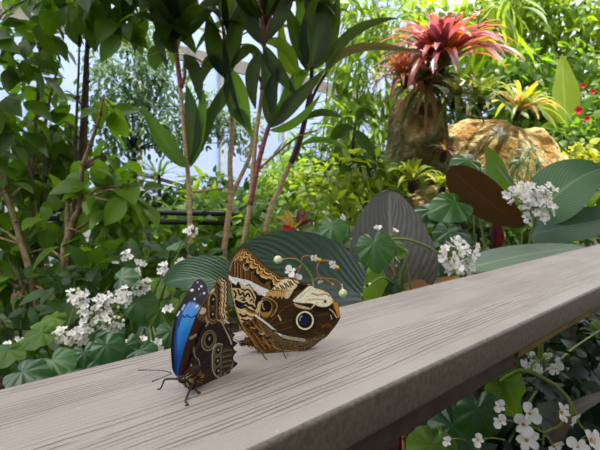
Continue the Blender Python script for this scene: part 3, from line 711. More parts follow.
for pts in ([(171,372.5),(163,370.6),(151,370),(138.5,370.2)], [(171.5,373.5),(166,376),(160,378.5),(152,381.5)]):
    mb = MB(); tube(mb, [P(x, y, hz - .0012 * i) for i, (x, y) in enumerate(pts)], [.00028, .0002, .00018, .00032], 6); mb.build('antenna', M_legs, mor)
def leg_px(k, ft, start, parent):
    e = on_rail(*ft) + V(0, 0, .0006); zf = e @ CF - CO @ CF; zs = start @ CF - CO @ CF
    mb = MB(); tube(mb, [start, P(k[0], k[1], zf * .6 + zs * .4), P((k[0] + ft[0]) / 2 - 1, (k[1] + ft[1]) / 2, zf * .85 + zs * .15), e, e + nz(V(-1, -.3, 0)) * .0018], [.0007, .0006, .0005, .0004, .0003], 7); mb.build('leg', M_legs, parent)
leg_px((166.8, 379), (160.5, 389.6), mz(-.009, .0065, .002), mor)
leg_px((186, 399), (188.4, 406), mz(-.006, .0055, .004), mor)
leg_px((195.6, 388), (200.4, 393.8), mz(-.001, .0055, .004), mor)
for a in (-.006, .002):
    mb = MB(); s0 = mz(a, .006, -.003); e = mz(a + .003, .0006, -.014); tube(mb, [s0, (s0 + e) / 2 + V(0, 0, .004), e], [.0007, .0006, .0004], 7); mb.build('leg', M_legs, mor)
# ------------------------------------------------------------------ setting: ground and glazed greenhouse wall
M_soil = simple('dark_soil', (52, 40, 30), (30, 24, 18), 0.95, 18, 0.1, 0.6)
def ground():
    n = 70; xs = np.linspace(-7, 14, n + 1); ys = np.linspace(-4.5, 19.5, n + 1)
    X, Y = np.meshgrid(xs, ys)
    Z = np.array([[ground_z(a, b) for a in xs] for b in ys])
    v = np.stack([X, Y, Z], -1).reshape(-1, 3)
    mb = MB(); mb.add(v, grid_faces(n, n)); o = mb.build('ground', M_soil, None); o['kind'] = 'structure'
ground()
DW = 4.6                                                   # the glass wall runs parallel to the handrail
M_frame = simple('white_frame', (176, 178, 180), (150, 154, 156), 0.5, 12)
M_beam = simple('grey_beam', (118, 114, 110), (98, 94, 90), 0.6, 8)
M_plinth = simple('pale_plinth', (150, 156, 168), (128, 132, 142), 0.8, 9)
def glass():
    k = NT('greenhouse_glass')
    tr = k.n('ShaderNodeBsdfTransparent', {'Color': (0.74, 0.81, 0.95, 1)})
    tl = k.n('ShaderNodeBsdfTranslucent', {'Color': (0.74, 0.80, 0.93, 1)})
    gl = k.n('ShaderNodeBsdfGlossy', {'Color': (0.9, 0.92, 0.95, 1), 'Roughness': 0.08})
    a = k.n('ShaderNodeMixShader', {0: 0.35, 1: tr, 2: tl})
    return k.done(k.n('ShaderNodeMixShader', {0: 0.06, 1: a, 2: gl}))
M_glass = glass()
def wbox(mb, u0, u1, n0, n1, z0, z1):
    v = [rp(a, b, z) for z in (z0, z1) for a, b in ((u0, n0), (u1, n0), (u1, n1), (u0, n1))]
    mb.add(np.array(v), [[3, 2, 1, 0], [4, 5, 6, 7], [0, 1, 5, 4], [1, 2, 6, 5], [2, 3, 7, 6], [3, 0, 4, 7]])
mb = MB(); wbox(mb, -5, 15, DW, DW + 0.15, 0.0, 1.02); o = mb.build('wall_back', M_plinth, None, False); o['kind'] = 'structure'
nb = 0
for k_ in range(10):
    u0 = -5 + 2.0 * k_
    nb += 1
    fr = MB()
    for uu in (u0, u0 + 1.0): wbox(fr, uu - 0.025, uu + 0.025, DW + 0.02, DW + 0.10, 1.02, 4.6)
    wbox(fr, u0, u0 + 2, DW + 0.01, DW + 0.11, 1.02, 1.10)
    wbox(fr, u0, u0 + 2, DW + 0.01, DW + 0.11, 4.5, 4.6)
    o = fr.build('window_%d' % nb, M_frame, None, False); o['kind'] = 'structure'
    bm_ = MB(); wbox(bm_, u0, u0 + 2, DW - 0.03, DW + 0.0095, 2.62, 2.77); bm_.build('beam', M_beam, o, False)
    gp = MB(); wbox(gp, u0, u0 + 2, DW + 0.055, DW + 0.065, 1.10, 4.5); gp.build('pane', M_glass, o, False)
# black metal rail of the path behind the shrubs
M_black = simple('black_metal', (24, 24, 27), (34, 34, 38), 0.55, 20)
fence = thing('low_railing', 'black metal tube railing crossing behind the left shrubs', 'railing', tuple(P(140, 300, 1.85)))
for dy, nm in ((0, 'top_tube'), (9, 'lower_tube')):
    mb = MB(); tube(mb, [P(40, 209 + dy, 1.85), P(120, 212 + dy, 1.85), P(240, 214 + dy, 1.85)], 0.011, 10, sub=2); mb.build(nm, M_black, fence)
for x in (60, 148, 226):
    p = P(x, 213, 1.85); mb = MB(); tube(mb, [V(p[0], p[1], ground_z(p[0], p[1]) - .05), p], 0.010, 8); mb.build('post', M_black, fence)

# ------------------------------------------------------------------ plant materials
L_dark = leafmat('dark_shrub_leaf', (40, 60, 15), (80, 110, 26), (96, 128, 44), 7, trans=.5, tcol=(120, 165, 24), vs=.3, spec=.25)
L_mid = leafmat('green_leaf', (50, 82, 18), (100, 134, 32), (120, 160, 70), 7, trans=.48, tcol=(140, 185, 30), vs=.3, spec=.3)
L_bright = leafmat('bright_leaf', (62, 104, 22), (128, 160, 36), (160, 185, 70), 7, trans=.5, tcol=(170, 195, 34), vs=.2, spec=.35)
L_fern = leafmat('fern_frond', (98, 132, 22), (158, 176, 40), (196, 200, 90), 16, slope=.4, trans=.5, tcol=(180, 195, 40), vs=.5)
L_yellow = leafmat('yellow_green_leaf', (110, 140, 26), (188, 184, 44), None, trans=.5, tcol=(200, 196, 40), spec=.3)
L_sage = leafmat('small_sage_leaf', (44, 74, 44), (92, 122, 78), None, trans=.35, tcol=(130, 170, 90), rough=.5)
L_deep = leafmat('deep_green_leaf', (28, 50, 16), (54, 86, 28), None, trans=.38, tcol=(100, 140, 24), spec=.22)
L_shade = leafmat('shade_dark_leaf', (14, 26, 14), (26, 46, 24), None, trans=.15, tcol=(40, 80, 20), rough=.5, spec=.25)  # leaf green darkened to stand for the shade below the rail
L_cord = leafmat('cordyline_leaf', (20, 36, 16), (40, 62, 22), (60, 84, 34), 22, slope=.9, trans=.4, tcol=(120, 150, 40), vs=.25, rough=.4, spec=.3)
L_cordb = leafmat('cordyline_bronze_leaf', (96, 70, 34), (70, 86, 36), (150, 100, 60), 22, slope=.9, trans=.4, tcol=(160, 130, 50), vs=.25, rough=.35)
L_bego = leafmat('begonia_leaf', (42, 84, 36), (76, 118, 54), (136, 165, 96), palm=7, trans=.25, tcol=(110, 160, 50), vs=.55, rough=.34, spec=.5)
L_begd = leafmat('dark_begonia_leaf', (26, 58, 28), (48, 86, 42), (84, 122, 70), palm=7, trans=.2, tcol=(90, 140, 40), vs=.5, rough=.3, spec=.5)
L_lime = leafmat('lime_leaf', (104, 150, 40), (140, 176, 60), (170, 190, 100), palm=7, trans=.5, tcol=(160, 200, 50), vs=.4)
L_canna = leafmat('canna_leaf', (48, 84, 56), (76, 112, 74), (140, 164, 106), 15, slope=.55, trans=.18, tcol=(120, 170, 60), vs=.6, rough=.38, spec=.5, bumpv=.5)
L_canna2 = leafmat('dark_canna_leaf', (40, 70, 52), (60, 94, 66), (100, 128, 92), 15, slope=.55, trans=.15, tcol=(100, 140, 60), vs=.45, rough=.42, bumpv=.5)
L_bronze = leafmat('bronze_canna_leaf', (46, 38, 22), (64, 48, 26), (104, 68, 40), 16, slope=.5, trans=.1, tcol=(150, 90, 30), vs=.4, rough=.4)
L_grey = leafmat('grey_elephant_ear', (66, 66, 64), (92, 88, 84), (140, 134, 126), 9, slope=.75, trans=.12, tcol=(120, 120, 90), vs=.55, rough=.45, bumpv=.6)
L_ear = leafmat('elephant_ear', (24, 46, 34), (38, 64, 46), (58, 88, 66), 8, slope=.6, trans=.12, tcol=(70, 110, 50), vs=.3, rough=.36, bumpv=.5)
L_earp = leafmat('pale_elephant_ear', (44, 74, 52), (60, 94, 64), (116, 146, 106), 12, slope=.6, trans=.15, tcol=(100, 150, 70), vs=.7, rough=.36, bumpv=.6)
L_pink = leafmat('pink_bromeliad_leaf', (170, 66, 66), (140, 50, 72), (190, 110, 90), 30, trans=.45, tcol=(240, 140, 70), vs=.15, rough=.35, grad=((150, 120, 50), .12, .5))
L_mauve = leafmat('mauve_bromeliad_leaf', (150, 64, 92), (170, 120, 130), None, trans=.4, tcol=(210, 110, 110), rough=.35, grad=((90, 90, 50), .1, .5))
L_orange = leafmat('orange_bromeliad_leaf', (214, 132, 60), (186, 98, 50), None, trans=.5, tcol=(250, 170, 70), rough=.35, grad=((150, 140, 60), .1, .5))
L_brogreen = leafmat('green_bromeliad_leaf', (80, 116, 34), (140, 150, 44), None, trans=.4, tcol=(190, 190, 50), rough=.35, grad=((60, 96, 34), .3, .7))
L_tan = leafmat('dry_leaf', (170, 130, 80), (130, 92, 54), None, trans=.3, tcol=(200, 150, 80), rough=.7)
L_red = leafmat('dark_red_leaf', (96, 20, 24), (60, 14, 20), None, trans=.3, tcol=(160, 30, 30))
L_croton = leafmat('croton_leaf', (200, 160, 60), (170, 120, 50), (120, 90, 40), 8, trans=.4, tcol=(230, 180, 60), vs=.4)
M_bark = simple('grey_brown_bark', (126, 106, 78), (86, 70, 50), 0.8, 45, .2, .5)
M_barkd = simple('dark_bark', (66, 54, 42), (44, 36, 28), 0.85, 45, .2, .5)
M_cane = simple('tan_cane', (190, 162, 120), (142, 112, 80), 0.5, 60, .4, .3, stretch=(.3, .3, 3))
M_canep = simple('pink_cane', (158, 84, 78), (104, 50, 60), 0.45, 50, .4, .2, stretch=(.3, .3, 3))
M_stem = simple('green_stem', (128, 142, 60), (104, 122, 48), 0.45, 50, trans=.15)
M_stemred = simple('reddish_stem', (176, 128, 86), (150, 96, 64), 0.45, 50, trans=.15)
M_stemdk = simple('dark_red_stalk', (92, 28, 30), (50, 22, 26), 0.4, 40)
M_petal = simple('white_petal', (248, 246, 244), (240, 234, 232), 0.5, 60, .3, trans=.3)
M_cream = simple('cream_petal', (236, 240, 206), (222, 228, 180), 0.5, 60, .3, trans=.3)
M_yellow = simple('yellow_stamen', (236, 186, 40), (222, 160, 20), 0.5, 200, trans=.1)
M_redpet = simple('red_petal', (214, 34, 40), (180, 22, 40), 0.5, 80, trans=.25)

def at_ground(x, y): return V(x, y, ground_z(x, y) - 0.02)
def plant(name, label, cat, foot, group=None): return thing(name, label, cat, tuple(foot), group)

def shrub(name, label, cat, foot, trunk_px, blobs, n, L, mat, bark=M_bark, group=None, r0=.012, twigs=10, one=False, **kw):
    """woody plant: trunks through the given world points, twigs, foliage"""
    root = plant(name, label, cat, foot, group)
    stem_mb = MB()
    for pts in trunk_px:
        mb = stem_mb if one else MB(); pts = [np.asarray(p) for p in pts]
        if pts[0][2] > foot[2] + .1: pts = [np.asarray(foot) + V(rng.uniform(-.05, .05), rng.uniform(-.05, .05), 0)] + pts
        r = [r0 * (1.15 - .85 * i / (len(pts) - 1)) for i in range(len(pts))]
        # knobbly nodes
        q = tube(mb, pts, r, 9, sub=6)
        for k_ in range(3, len(q) - 1, 4): tube(mb, [q[k_] - (q[k_ + 1] - q[k_]) * .15, q[k_], q[k_] + (q[k_ + 1] - q[k_]) * .15], [r0 * .7, r0 * .98, r0 * .7], 8, sub=1)
        if not one: mb.build('trunk', bark, root)
    if twigs:
        allp = [np.asarray(p) for t_ in trunk_px for p in t_]
        for _ in range(twigs):
            b = blobs[rng.randrange(len(blobs))]; c = b[0] + rvec() * b[1] * .5
            s = min(allp, key=lambda p: np.linalg.norm(p - c) + (0.3 if p[2] > c[2] else 0))
            if one: tube(stem_mb, [s, (s + c) / 2 + V(0, 0, .03) + .02 * rvec(), c], [r0 * .4, r0 * .3, r0 * .15], 5, sub=3)
            else:
                mb = MB(); tube(mb, [s, (s + c) / 2 + V(0, 0, .03) + .02 * rvec(), c], [r0 * .4, r0 * .3, r0 * .15], 5, sub=3); mb.build('branch', bark, root)
    if one: stem_mb.build('stem', bark, root)
    mb = MB(); scatter(mb, blobs, n, L, **kw); mb.build('foliage', mat, root)
    return root

# ---- flowers -----------------------------------------------------------------
def flower_mesh(i, r=1.0):
    g = random.Random(100 + i); mb = MB()
    wide = [0, 180] if i % 3 else [10, 100, 190, 280]
    if i % 3:
        for a, L, w_ in ((0, 1.0, .95), (180, 1.0, .95), (90, .8, .5), (270, .8, .5)):
            a = math.radians(a + g.uniform(-14, 14)); d = V(math.cos(a), math.sin(a), 0); up = g.uniform(.1, .5)
            blade(mb, d * .06, d * .55 * L + V(0, 0, .2 + up * .15), d * L + V(0, 0, up), w_, V(0, 0, 1), w_petal, 6, 4, fold=.25)
    else:
        for k_ in range(5):
            a = math.radians(72 * k_ + g.uniform(-12, 12)); d = V(math.cos(a), math.sin(a), 0); up = g.uniform(.2, .7)
            blade(mb, d * .06, d * .5 + V(0, 0, .2 + up * .2), d * .92 + V(0, 0, up), .62, V(0, 0, 1), w_petal, 6, 4, fold=.25)
    for k_ in range(9):
        d = nz(V(g.gauss(0, 1), g.gauss(0, 1), 2.2)); tube(mb, [V(0, 0, .02), d * .18, d * .24], [.035, .035, .05], 5, .5, 1, 1)
    tube(mb, [V(0, 0, -.5), V(0, 0, -.2), V(0, 0, .02)], [.05, .05, .09], 6, .5, 2, 2)
    v = np.concatenate(mb.v)
    o = mb.build('flower_source', [M_petal, M_yellow, M_stem], None, True, (0, 0, 0)); me = o.data; me.name = 'flower'
    bpy.data.objects.remove(o); return me
def bud_mesh(mt=None):
    mt = mt or M_cream
    mb = MB(); tube(mb, [V(0, 0, -.5), V(0, 0, -.1), V(0, 0, .1), V(0, 0, .4), V(0, 0, .62)], [.04, .06, .3, .32, .05], 8, .5, 0, 3)
    o = mb.build('bud_source', [mt, M_yellow], None, True, (0, 0, 0)); me = o.data; bpy.data.objects.remove(o); return me
FL = [flower_mesh(i) for i in range(5)]; BUD = bud_mesh(); BUDY = bud_mesh(M_yellow)

def put_flower(me, parent, p, facing, r, name='flower'):
    z = nz(facing); q = Vector(z).to_track_quat('Z', 'Y').to_matrix().to_4x4() @ Matrix.Rotation(rng.uniform(0, 6.28), 4, 'Z') @ Matrix.Scale(r, 4)
    o = bpy.data.objects.new(name, me); COL.objects.link(o)
    o.parent = parent; o.matrix_parent_inverse = WORLD[parent.name].inverted()
    o.location = Vector(p); o.rotation_euler = q.to_euler(); o.scale = (r, r, r)
    return o

def cluster(root, x, y, Z, rx, ry, n, r, start=None, bud=0.25, seed=0, stemmat=None):
    """a head of small white flowers around pixel (x, y) of the view, with its stalks, on a stem that starts at start"""
    g = np.random.default_rng(seed + int(x * 7 + y)); sc = Z / FPX
    c = P(x, y, Z); pts = []
    for _ in range(400):
        o = g.normal(size=3) * .5
        if np.linalg.norm(o) > 1: continue
        p = c + CR * o[0] * rx * sc + CU * o[1] * ry * sc + CF * o[2] * .5 * (rx + ry) * sc
        if all(np.linalg.norm(p - q) > r * 1.15 for q in pts): pts.append(p)
        if len(pts) >= n: break
    base = c - CU * ry * sc * 1.1 if start is None else np.asarray(start)
    hub = c * .7 + base * .3 if start is None else c + (base - c) * min(.45, 1.0 * ry * sc / (np.linalg.norm(base - c) + 1e-6))
    mb = MB()
    if start is not None: tube(mb, [base, (base + hub) / 2 + V(0, 0, .12 * np.linalg.norm(hub - base)), hub], [.0022, .0018, .0014], 7, sub=5)
    for p in pts: tube(mb, [hub, (hub + p) / 2 + V(0, 0, .004), p], [.0011, .0008, .0007], 5, sub=2)
    cl = mb.build('flower_cluster', stemmat or M_stem, root)
    for i, p in enumerate(pts):
        f = nz(p - hub) + V(0, -.7, .15) + .5 * g.normal(size=3)
        if g.random() < bud: put_flower(BUD, cl, p, f, r * 1.1, 'bud')
        else: put_flower(FL[int(g.integers(5))], cl, p, f, r * (.85 + .3 * g.random()))
    return cl
def stalk(root, pts, r=.003, mat=None, name='stem', n=8):
    mb = MB(); tube(mb, pts, [r * (1.1 - .35 * i / max(1, len(pts) - 1)) for i in range(len(pts))], n, sub=6); return mb.build(name, mat or M_stem, root)
def big_leaf(root, mat, p0, p1, p2, width, normal, label=None, petiole=None, pmat=None, pr=.004, name='leaf', **kw):
    mb = MB(); blade(mb, p0, p1, p2, width, normal, **kw); o = mb.build(name, mat, root)
    if label: o['label'] = label
    if petiole is not None:
        m2 = MB(); tube(m2, list(petiole) + [np.asarray(p0) * .97 + np.asarray(p1) * .03], pr, 8, sub=6); m2.build('petiole', pmat or M_stem, o)
    return o
def bleaf(root, mat, x, y, Z, R, tipd, nrm, foot=None, pmat=None):
    c = P(x, y, Z); mb = MB(); heart_leaf(mb, c, tipd, nrm, R, rng.random()); o = mb.build('leaf', mat, root)
    if foot is not None:
        m2 = MB(); f = np.asarray(foot); m = (f + c) / 2 + V(0, .01, .25 * np.linalg.norm(c - f) * .4)
        tube(m2, [f, m, c - nz(nrm) * .001], [.003, .0026, .002], 7, sub=5); m2.build('petiole', pmat or M_stem, o)
    return o
TOCAM = -CF
# ------------------------------------------------------------------ left shrubs
def W(*pts): return [P(*p) for p in pts]
def foot_of(x, Z): p = P(x, 300, Z); return at_ground(p[0], p[1])
def blobs_px(lst): return [(P(x, y, Z), r) if not w_ else (P(x, y, Z), r, w_[0]) for (x, y, Z, r, *w_) in lst]
big = dict(prof=w_ovate, nl=6, nw=4, wid=.62, fold=.22, droop=.3)
shrub('leafy_shrub', 'dark big-leaved shrub at the far left edge with one leaning grey stem', 'shrub', foot_of(45, 1.5),
      [W((36, 300, 1.5), (22, 245, 1.5), (8, 200, 1.5), (-8, 150, 1.5), (-20, 60, 1.5))],
      blobs_px([(-10, 40, 1.55, .13), (0, 110, 1.6, .14), (20, 60, 1.65, .13), (10, 180, 1.65, .13), (-20, 250, 1.6, .15), (30, 15, 1.6, .13), (-40, 150, 1.6, .2)]), 200, .098, L_dark, twigs=14, **big)
shrub('leafy_shrub', 'dark big-leaved shrub with a straight pale trunk near the left edge', 'shrub', foot_of(40, 1.75),
      [W((38, 300, 1.75), (35, 240, 1.75), (33, 180, 1.75), (37, 110, 1.75), (40, 60, 1.75), (34, -30, 1.75)), W((40, 250, 1.78), (44, 190, 1.78), (46, 120, 1.8), (60, 60, 1.8))],
      blobs_px([(30, 90, 1.95, .12), (55, 40, 1.8, .11, .7), (50, 130, 1.95, .13), (20, 150, 1.85, .15), (40, 190, 1.85, .14), (60, 170, 1.9, .13), (30, 230, 1.95, .13), (50, -10, 1.7, .16, 1.5)]), 220, .1, L_dark, twigs=16, **big)
shrub('leafy_shrub', 'big-leaved shrub with twin thin dark stems rising out of the frame', 'shrub', foot_of(72, 1.6),
      [W((66, 300, 1.6), (70, 250, 1.6), (74, 200, 1.6), (76, 130, 1.6), (79, 60, 1.6), (80, -40, 1.6)), W((70, 280, 1.62), (78, 225, 1.62), (83, 180, 1.62), (87, 110, 1.62), (88, 50, 1.62), (86, -40, 1.62)), W((88, 38, 1.62), (100, 26, 1.62), (116, 14, 1.62), (140, -10, 1.6))],
      blobs_px([(110, 5, 1.55, .11), (140, 25, 1.5, .08, .8), (85, 5, 1.6, .13), (140, -15, 1.55, .11, 1.4), (165, 25, 1.5, .06), (60, 130, 1.85, .1), (95, 120, 1.85, .08, .5), (70, 90, 1.85, .06, .4), (105, -25, 1.6, .15, 1.5)]), 165, .1, L_dark, M_barkd, r0=.0085, twigs=14, **big)
shrub('leafy_shrub', 'green broad-leaved shrub with a forked knotty stem behind the white begonia', 'shrub', foot_of(80, 1.45),
      [W((62, 300, 1.45), (66, 265, 1.45), (72, 225, 1.45), (80, 205, 1.45), (82, 170, 1.45), (92, 140, 1.45), (100, 116, 1.45)), W((66, 270, 1.45), (68, 235, 1.45), (68, 205, 1.45), (74, 180, 1.45))],
      blobs_px([(105, 195, 1.45, .085), (120, 165, 1.5, .07, .8), (95, 230, 1.45, .08), (115, 225, 1.5, .08), (80, 255, 1.5, .08), (100, 260, 1.5, .09), (120, 190, 1.45, .07), (130, 205, 1.4, .05), (60, 215, 1.65, .09), (20, 270, 1.65, .13), (95, 165, 1.5, .07), (106, 108, 1.46, .05, .8)]), 190, .09, L_mid, r0=.014, twigs=16, **big)
shrub('undergrowth_shrub', 'low dark undergrowth bush at the lower left behind the begonia heads', 'shrub', foot_of(20, 1.35), [W((20, 330, 1.35), (24, 290, 1.35))],
      blobs_px([(10, 310, 1.35, .12), (50, 300, 1.4, .1), (-20, 340, 1.3, .12), (30, 345, 1.25, .1), (80, 320, 1.3, .1), (-10, 270, 1.7, .2), (50, 260, 1.9, .16), (15, 235, 2.1, .2)]), 230, .085, L_deep, M_barkd, r0=.006, twigs=12, prof=w_ovate, nl=4, nw=2, wid=.5)
shrub('fig_tree', 'fine-leaved weeping fig with small greyish leaves in front of the glass wall', 'tree', foot_of(135, 3.3),
      [W((138, 260, 3.3), (136, 180, 3.3), (132, 110, 3.3), (126, 40, 3.3), (120, -30, 3.3)), W((134, 150, 3.3), (160, 90, 3.3), (175, 30, 3.3))],
      blobs_px([(110, 90, 3.3, .25), (140, 70, 3.3, .25), (165, 80, 3.3, .22), (110, 130, 3.3, .22), (140, 120, 3.3, .26), (165, 130, 3.3, .22), (120, 165, 3.3, .18), (100, 60, 3.4, .15), (195, 120, 3.5, .22), (215, 110, 3.5, .2), (240, 130, 3.6, .22), (150, 40, 3.4, .2)]), 4300, .052, L_sage, M_barkd, r0=.013, twigs=40, prof=w_lance, nl=3, nw=2, wid=.42)
# thin dark palm between fig and cordylines
palm = plant('dwarf_palm', 'thin dark fan palm low in front of the glass wall', 'palm', foot_of(160, 2.95))
stalk(palm, [foot_of(160, 2.95)] + W((160, 215, 2.95), (159, 175, 2.95)), .014, M_barkd, 'trunk')
for k_ in range(22):
    a = rng.uniform(0, 6.28); el = rng.uniform(-.5, .9); L_ = rng.uniform(.16, .3); d = V(math.cos(a) * math.cos(el), math.sin(a) * math.cos(el), math.sin(el)); c = P(159 + rng.uniform(-4, 4), 176, 2.95)
    big_leaf(palm, L_deep, c, c + d * L_ * .55 + V(0, 0, .02), c + d * L_ - V(0, 0, .1 * L_), .022, V(0, 0, 1), prof=w_strap, nl=6, nw=2)

# ------------------------------------------------------------------ cordylines
def cord_leaf(root, mat, b, m, t_, Z, wpx, nrm=None, Zt=None, **kw):
    Zt = Zt or Z; sc = Z / FPX
    return big_leaf(root, mat, P(*b, Z), P(*m, (Z + Zt) / 2), P(*t_, Zt), wpx * sc, nrm if nrm is not None else V(rng.uniform(-.3, .3), -1, rng.uniform(.0, .5)), prof=w_lance, nl=14, nw=4, fold=.22, wave=.02, nwave=2, tint=rng.random(), **kw)
def crown(root, mat, x, y, Z, n, lo, hi, wpx=15, spread=1.0, seed=0):
    g = random.Random(seed)
    for k_ in range(n):
        a = g.uniform(0, 6.28); el = g.uniform(lo, hi); L_ = g.uniform(.24, .36); d = V(math.cos(a) * math.cos(el) * spread, math.sin(a) * math.cos(el), math.sin(el)); c = P(x + g.uniform(-3, 3), y + g.uniform(-14, 10), Z)
        big_leaf(root, mat, c, c + d * L_ * .55 + V(0, 0, .03), c + d * L_ - V(0, 0, .12 * L_ + .03), wpx * Z / FPX, V(0, -.2, 1) - d * .3, prof=w_lance, nl=10, nw=4, fold=.22, tint=g.random())
cA = plant('cordyline', 'cordyline with a slim pinkish tan cane, leftmost of the tall canes', 'plant', foot_of(190, 1.5))
stalk(cA, [foot_of(190, 1.5)] + W((191, 280, 1.5), (190, 235, 1.5), (189, 190, 1.5), (185, 140, 1.5), (181, 100, 1.5), (179, 78, 1.5)), .0085, M_cane, 'cane', 10)
stalk(cA, W((181, 88, 1.5), (178, 66, 1.5), (176, 45, 1.5), (174, 15, 1.5)), .008, M_canep, 'cane', 10); stalk(cA, W((181, 88, 1.5), (185, 74, 1.5), (184, 62, 1.5)), .006, M_canep, 'cane', 10)
for b, m, t_, w_ in (((182, 42), (205, 12), (232, -18), 22), ((178, 40), (168, 10), (160, -25), 18), ((177, 55), (160, 36), (168, 70), 15), ((176, 40), (184, 5), (190, -30), 20), ((183, 55), (195, 72), (200, 104), 14), ((175, 52), (160, 20), (150, -5), 16)):
    cord_leaf(cA, L_cord, b, m, t_, 1.48, w_)
cord_leaf(cA, L_cordb, (178, 55), (160, 52), (147, 58), 1.45, 8, V(0, -.3, 1)); cord_leaf(cA, L_cord, (178, 55), (192, 57), (208, 68), 1.45, 8, V(0, -.3, 1))
o = cord_leaf(cA, L_mid, (187, 168), (165, 142), (141, 104), 1.46, 17, V(.2, -1, .2)); cord_leaf(cA, L_cord, (189, 165), (193, 125), (186, 84), 1.5, 17); cord_leaf(cA, L_mid, (189, 166), (199, 130), (204, 88), 1.5, 14); cord_leaf(cA, L_cord, (190, 168), (205, 128), (222, 92), 1.52, 13)
crown(cA, L_cord, 178, 30, 1.5, 18, .1, 1.3, 19, seed=3)
cB = plant('cordyline', 'cordyline whose pale stump-topped cane carries few drooping leaves', 'plant', foot_of(228, 1.62))
stalk(cB, [foot_of(228, 1.62)] + W((224, 270, 1.62), (226, 235, 1.62), (231, 195, 1.62), (230, 165, 1.62), (232, 135, 1.62), (232, 112, 1.62)), .0105, M_cane, 'cane', 10)
stalk(cB, W((229, 200, 1.62), (240, 178, 1.62), (250, 155, 1.62), (254, 130, 1.62)), .008, M_cane, 'cane', 10)
for b, m, t_, w_, mt in (((228, 78), (216, 50), (208, 10), 20, L_cord), ((229, 75), (234, 40), (246, -10), 18, L_cord), ((228, 68), (240, 95), (250, 132), 17, L_mid), ((228, 66), (232, 102), (246, 128), 12, L_cord), ((226, 80), (212, 62), (200, 88), 15, L_cord), ((227, 82), (218, 105), (200, 126), 13, L_cord), ((233, 112), (243, 118), (254, 142), 11, L_mid), ((230, 70), (250, 50), (262, 70), 12, L_cord)):
    cord_leaf(cB, mt, b, m, t_, 1.58, w_)
stalk(cB, W((230, 112, 1.62), (228, 84, 1.6), (226, 60, 1.6), (222, 20, 1.6)), .006, M_canep, 'cane', 10)
crown(cB, L_cord, 227, 45, 1.62, 16, .1, 1.4, 17, seed=21)
cC = plant('cordyline', 'cordyline with a pinkish forked cane in the middle of the group', 'plant', foot_of(245, 1.5))
stalk(cC, [foot_of(245, 1.5)] + W((240, 275, 1.5), (244, 240, 1.5), (250, 205, 1.5), (253, 170, 1.5), (256, 135, 1.5), (260, 108, 1.5), (263, 85, 1.5)), .0085, M_cane, 'cane', 10)
stalk(cC, W((262, 90, 1.5), (265, 62, 1.5), (264, 40, 1.5), (262, 10, 1.5)), .008, M_canep, 'cane', 10); stalk(cC, W((262, 84, 1.5), (256, 68, 1.5), (253, 54, 1.5)), .005, M_canep, 'cane', 10)
stalk(cC, W((250, 205, 1.5), (258, 165, 1.5), (266, 135, 1.5), (272, 118, 1.5)), .009, M_canep, 'cane', 10); stalk(cC, W((258, 170, 1.5), (275, 155, 1.5), (296, 138, 1.5), (318, 130, 1.5)), .004, M_canep, 'cane', 8)
for (x0, y0, x1, y1) in ((264, 40, 250, 12), (265, 34, 272, 10), (266, 38, 292, 4), (264, 30, 258, 0), (266, 42, 282, 22)): stalk(cC, W((x0, y0, 1.5), ((x0 + x1) / 2 + 1, (y0 + y1) / 2, 1.5), (x1, y1, 1.5)), .0055, M_canep, 'petiole', 8)
for b, m, t_, w_, mt in (((263, 45), (246, 12), (240, -30), 15, L_cord), ((265, 40), (284, 10), (292, -30), 16, L_cord), ((264, 50), (270, 85), (274, 122), 15, L_cord), ((264, 45), (277, 70), (298, 96), 14, L_cord), ((262, 52), (252, 78), (256, 110), 14, L_cord), ((266, 44), (284, 48), (300, 76), 15, L_bright), ((268, 128), (292, 105), (326, 68), 16, L_cord), ((269, 130), (296, 122), (322, 92), 9, L_mid), ((270, 126), (270, 95), (282, 62), 14, L_cord), ((268, 128), (284, 104), (294, 70), 12, L_mid)):
    cord_leaf(cC, mt, b, m, t_, 1.47, w_)
crown(cC, L_cord, 264, 30, 1.52, 18, .0, 1.4, 17, seed=22)
cD = plant('cordyline', 'cordyline with a dark purple-topped cane and the broadest leaves, rightmost of the tall canes', 'plant', foot_of(266, 1.55))
stalk(cD, [foot_of(266, 1.55)] + W((264, 260, 1.55), (269, 215, 1.55), (281, 185, 1.55), (292, 160, 1.55)), .0105, M_cane, 'cane', 10)
stalk(cD, W((291, 163, 1.55), (300, 140, 1.55), (307, 110, 1.55), (311, 85, 1.55), (312, 66, 1.55)), .0095, M_stemdk, 'cane', 10); stalk(cD, W((307, 112, 1.55), (316, 90, 1.55), (327, 72, 1.55)), .006, M_stemdk, 'cane', 8)
for b, m, t_, w_, mt in (((311, 68), (316, 30), (324, -24), 31, L_cord), ((309, 72), (298, 40), (286, 4), 17, L_cord), ((308, 72), (302, 36), (300, -10), 15, L_mid), ((310, 68), (290, 92), (278, 124), 14, L_mid), ((325, 74), (352, 34), (400, 18), 13, L_cord), ((329, 70), (362, 48), (425, 55), 11, L_cordb), ((307, 74), (286, 60), (282, 18), 15, L_bright), ((305, 120), (322, 113), (344, 118), 9, L_cord), ((300, 146), (322, 140), (348, 150), 7, L_mid), ((312, 70), (330, 40), (338, -10), 16, L_cord)):
    cord_leaf(cD, mt, b, m, t_, 1.5, w_)
crown(cD, L_cord, 311, 60, 1.57, 10, .5, 1.4, 19, .6, seed=8)
stalk(cB, W((190, 192, 1.6), (210, 190, 1.6), (228, 187, 1.62)), .004, M_cane, 'cane', 8)

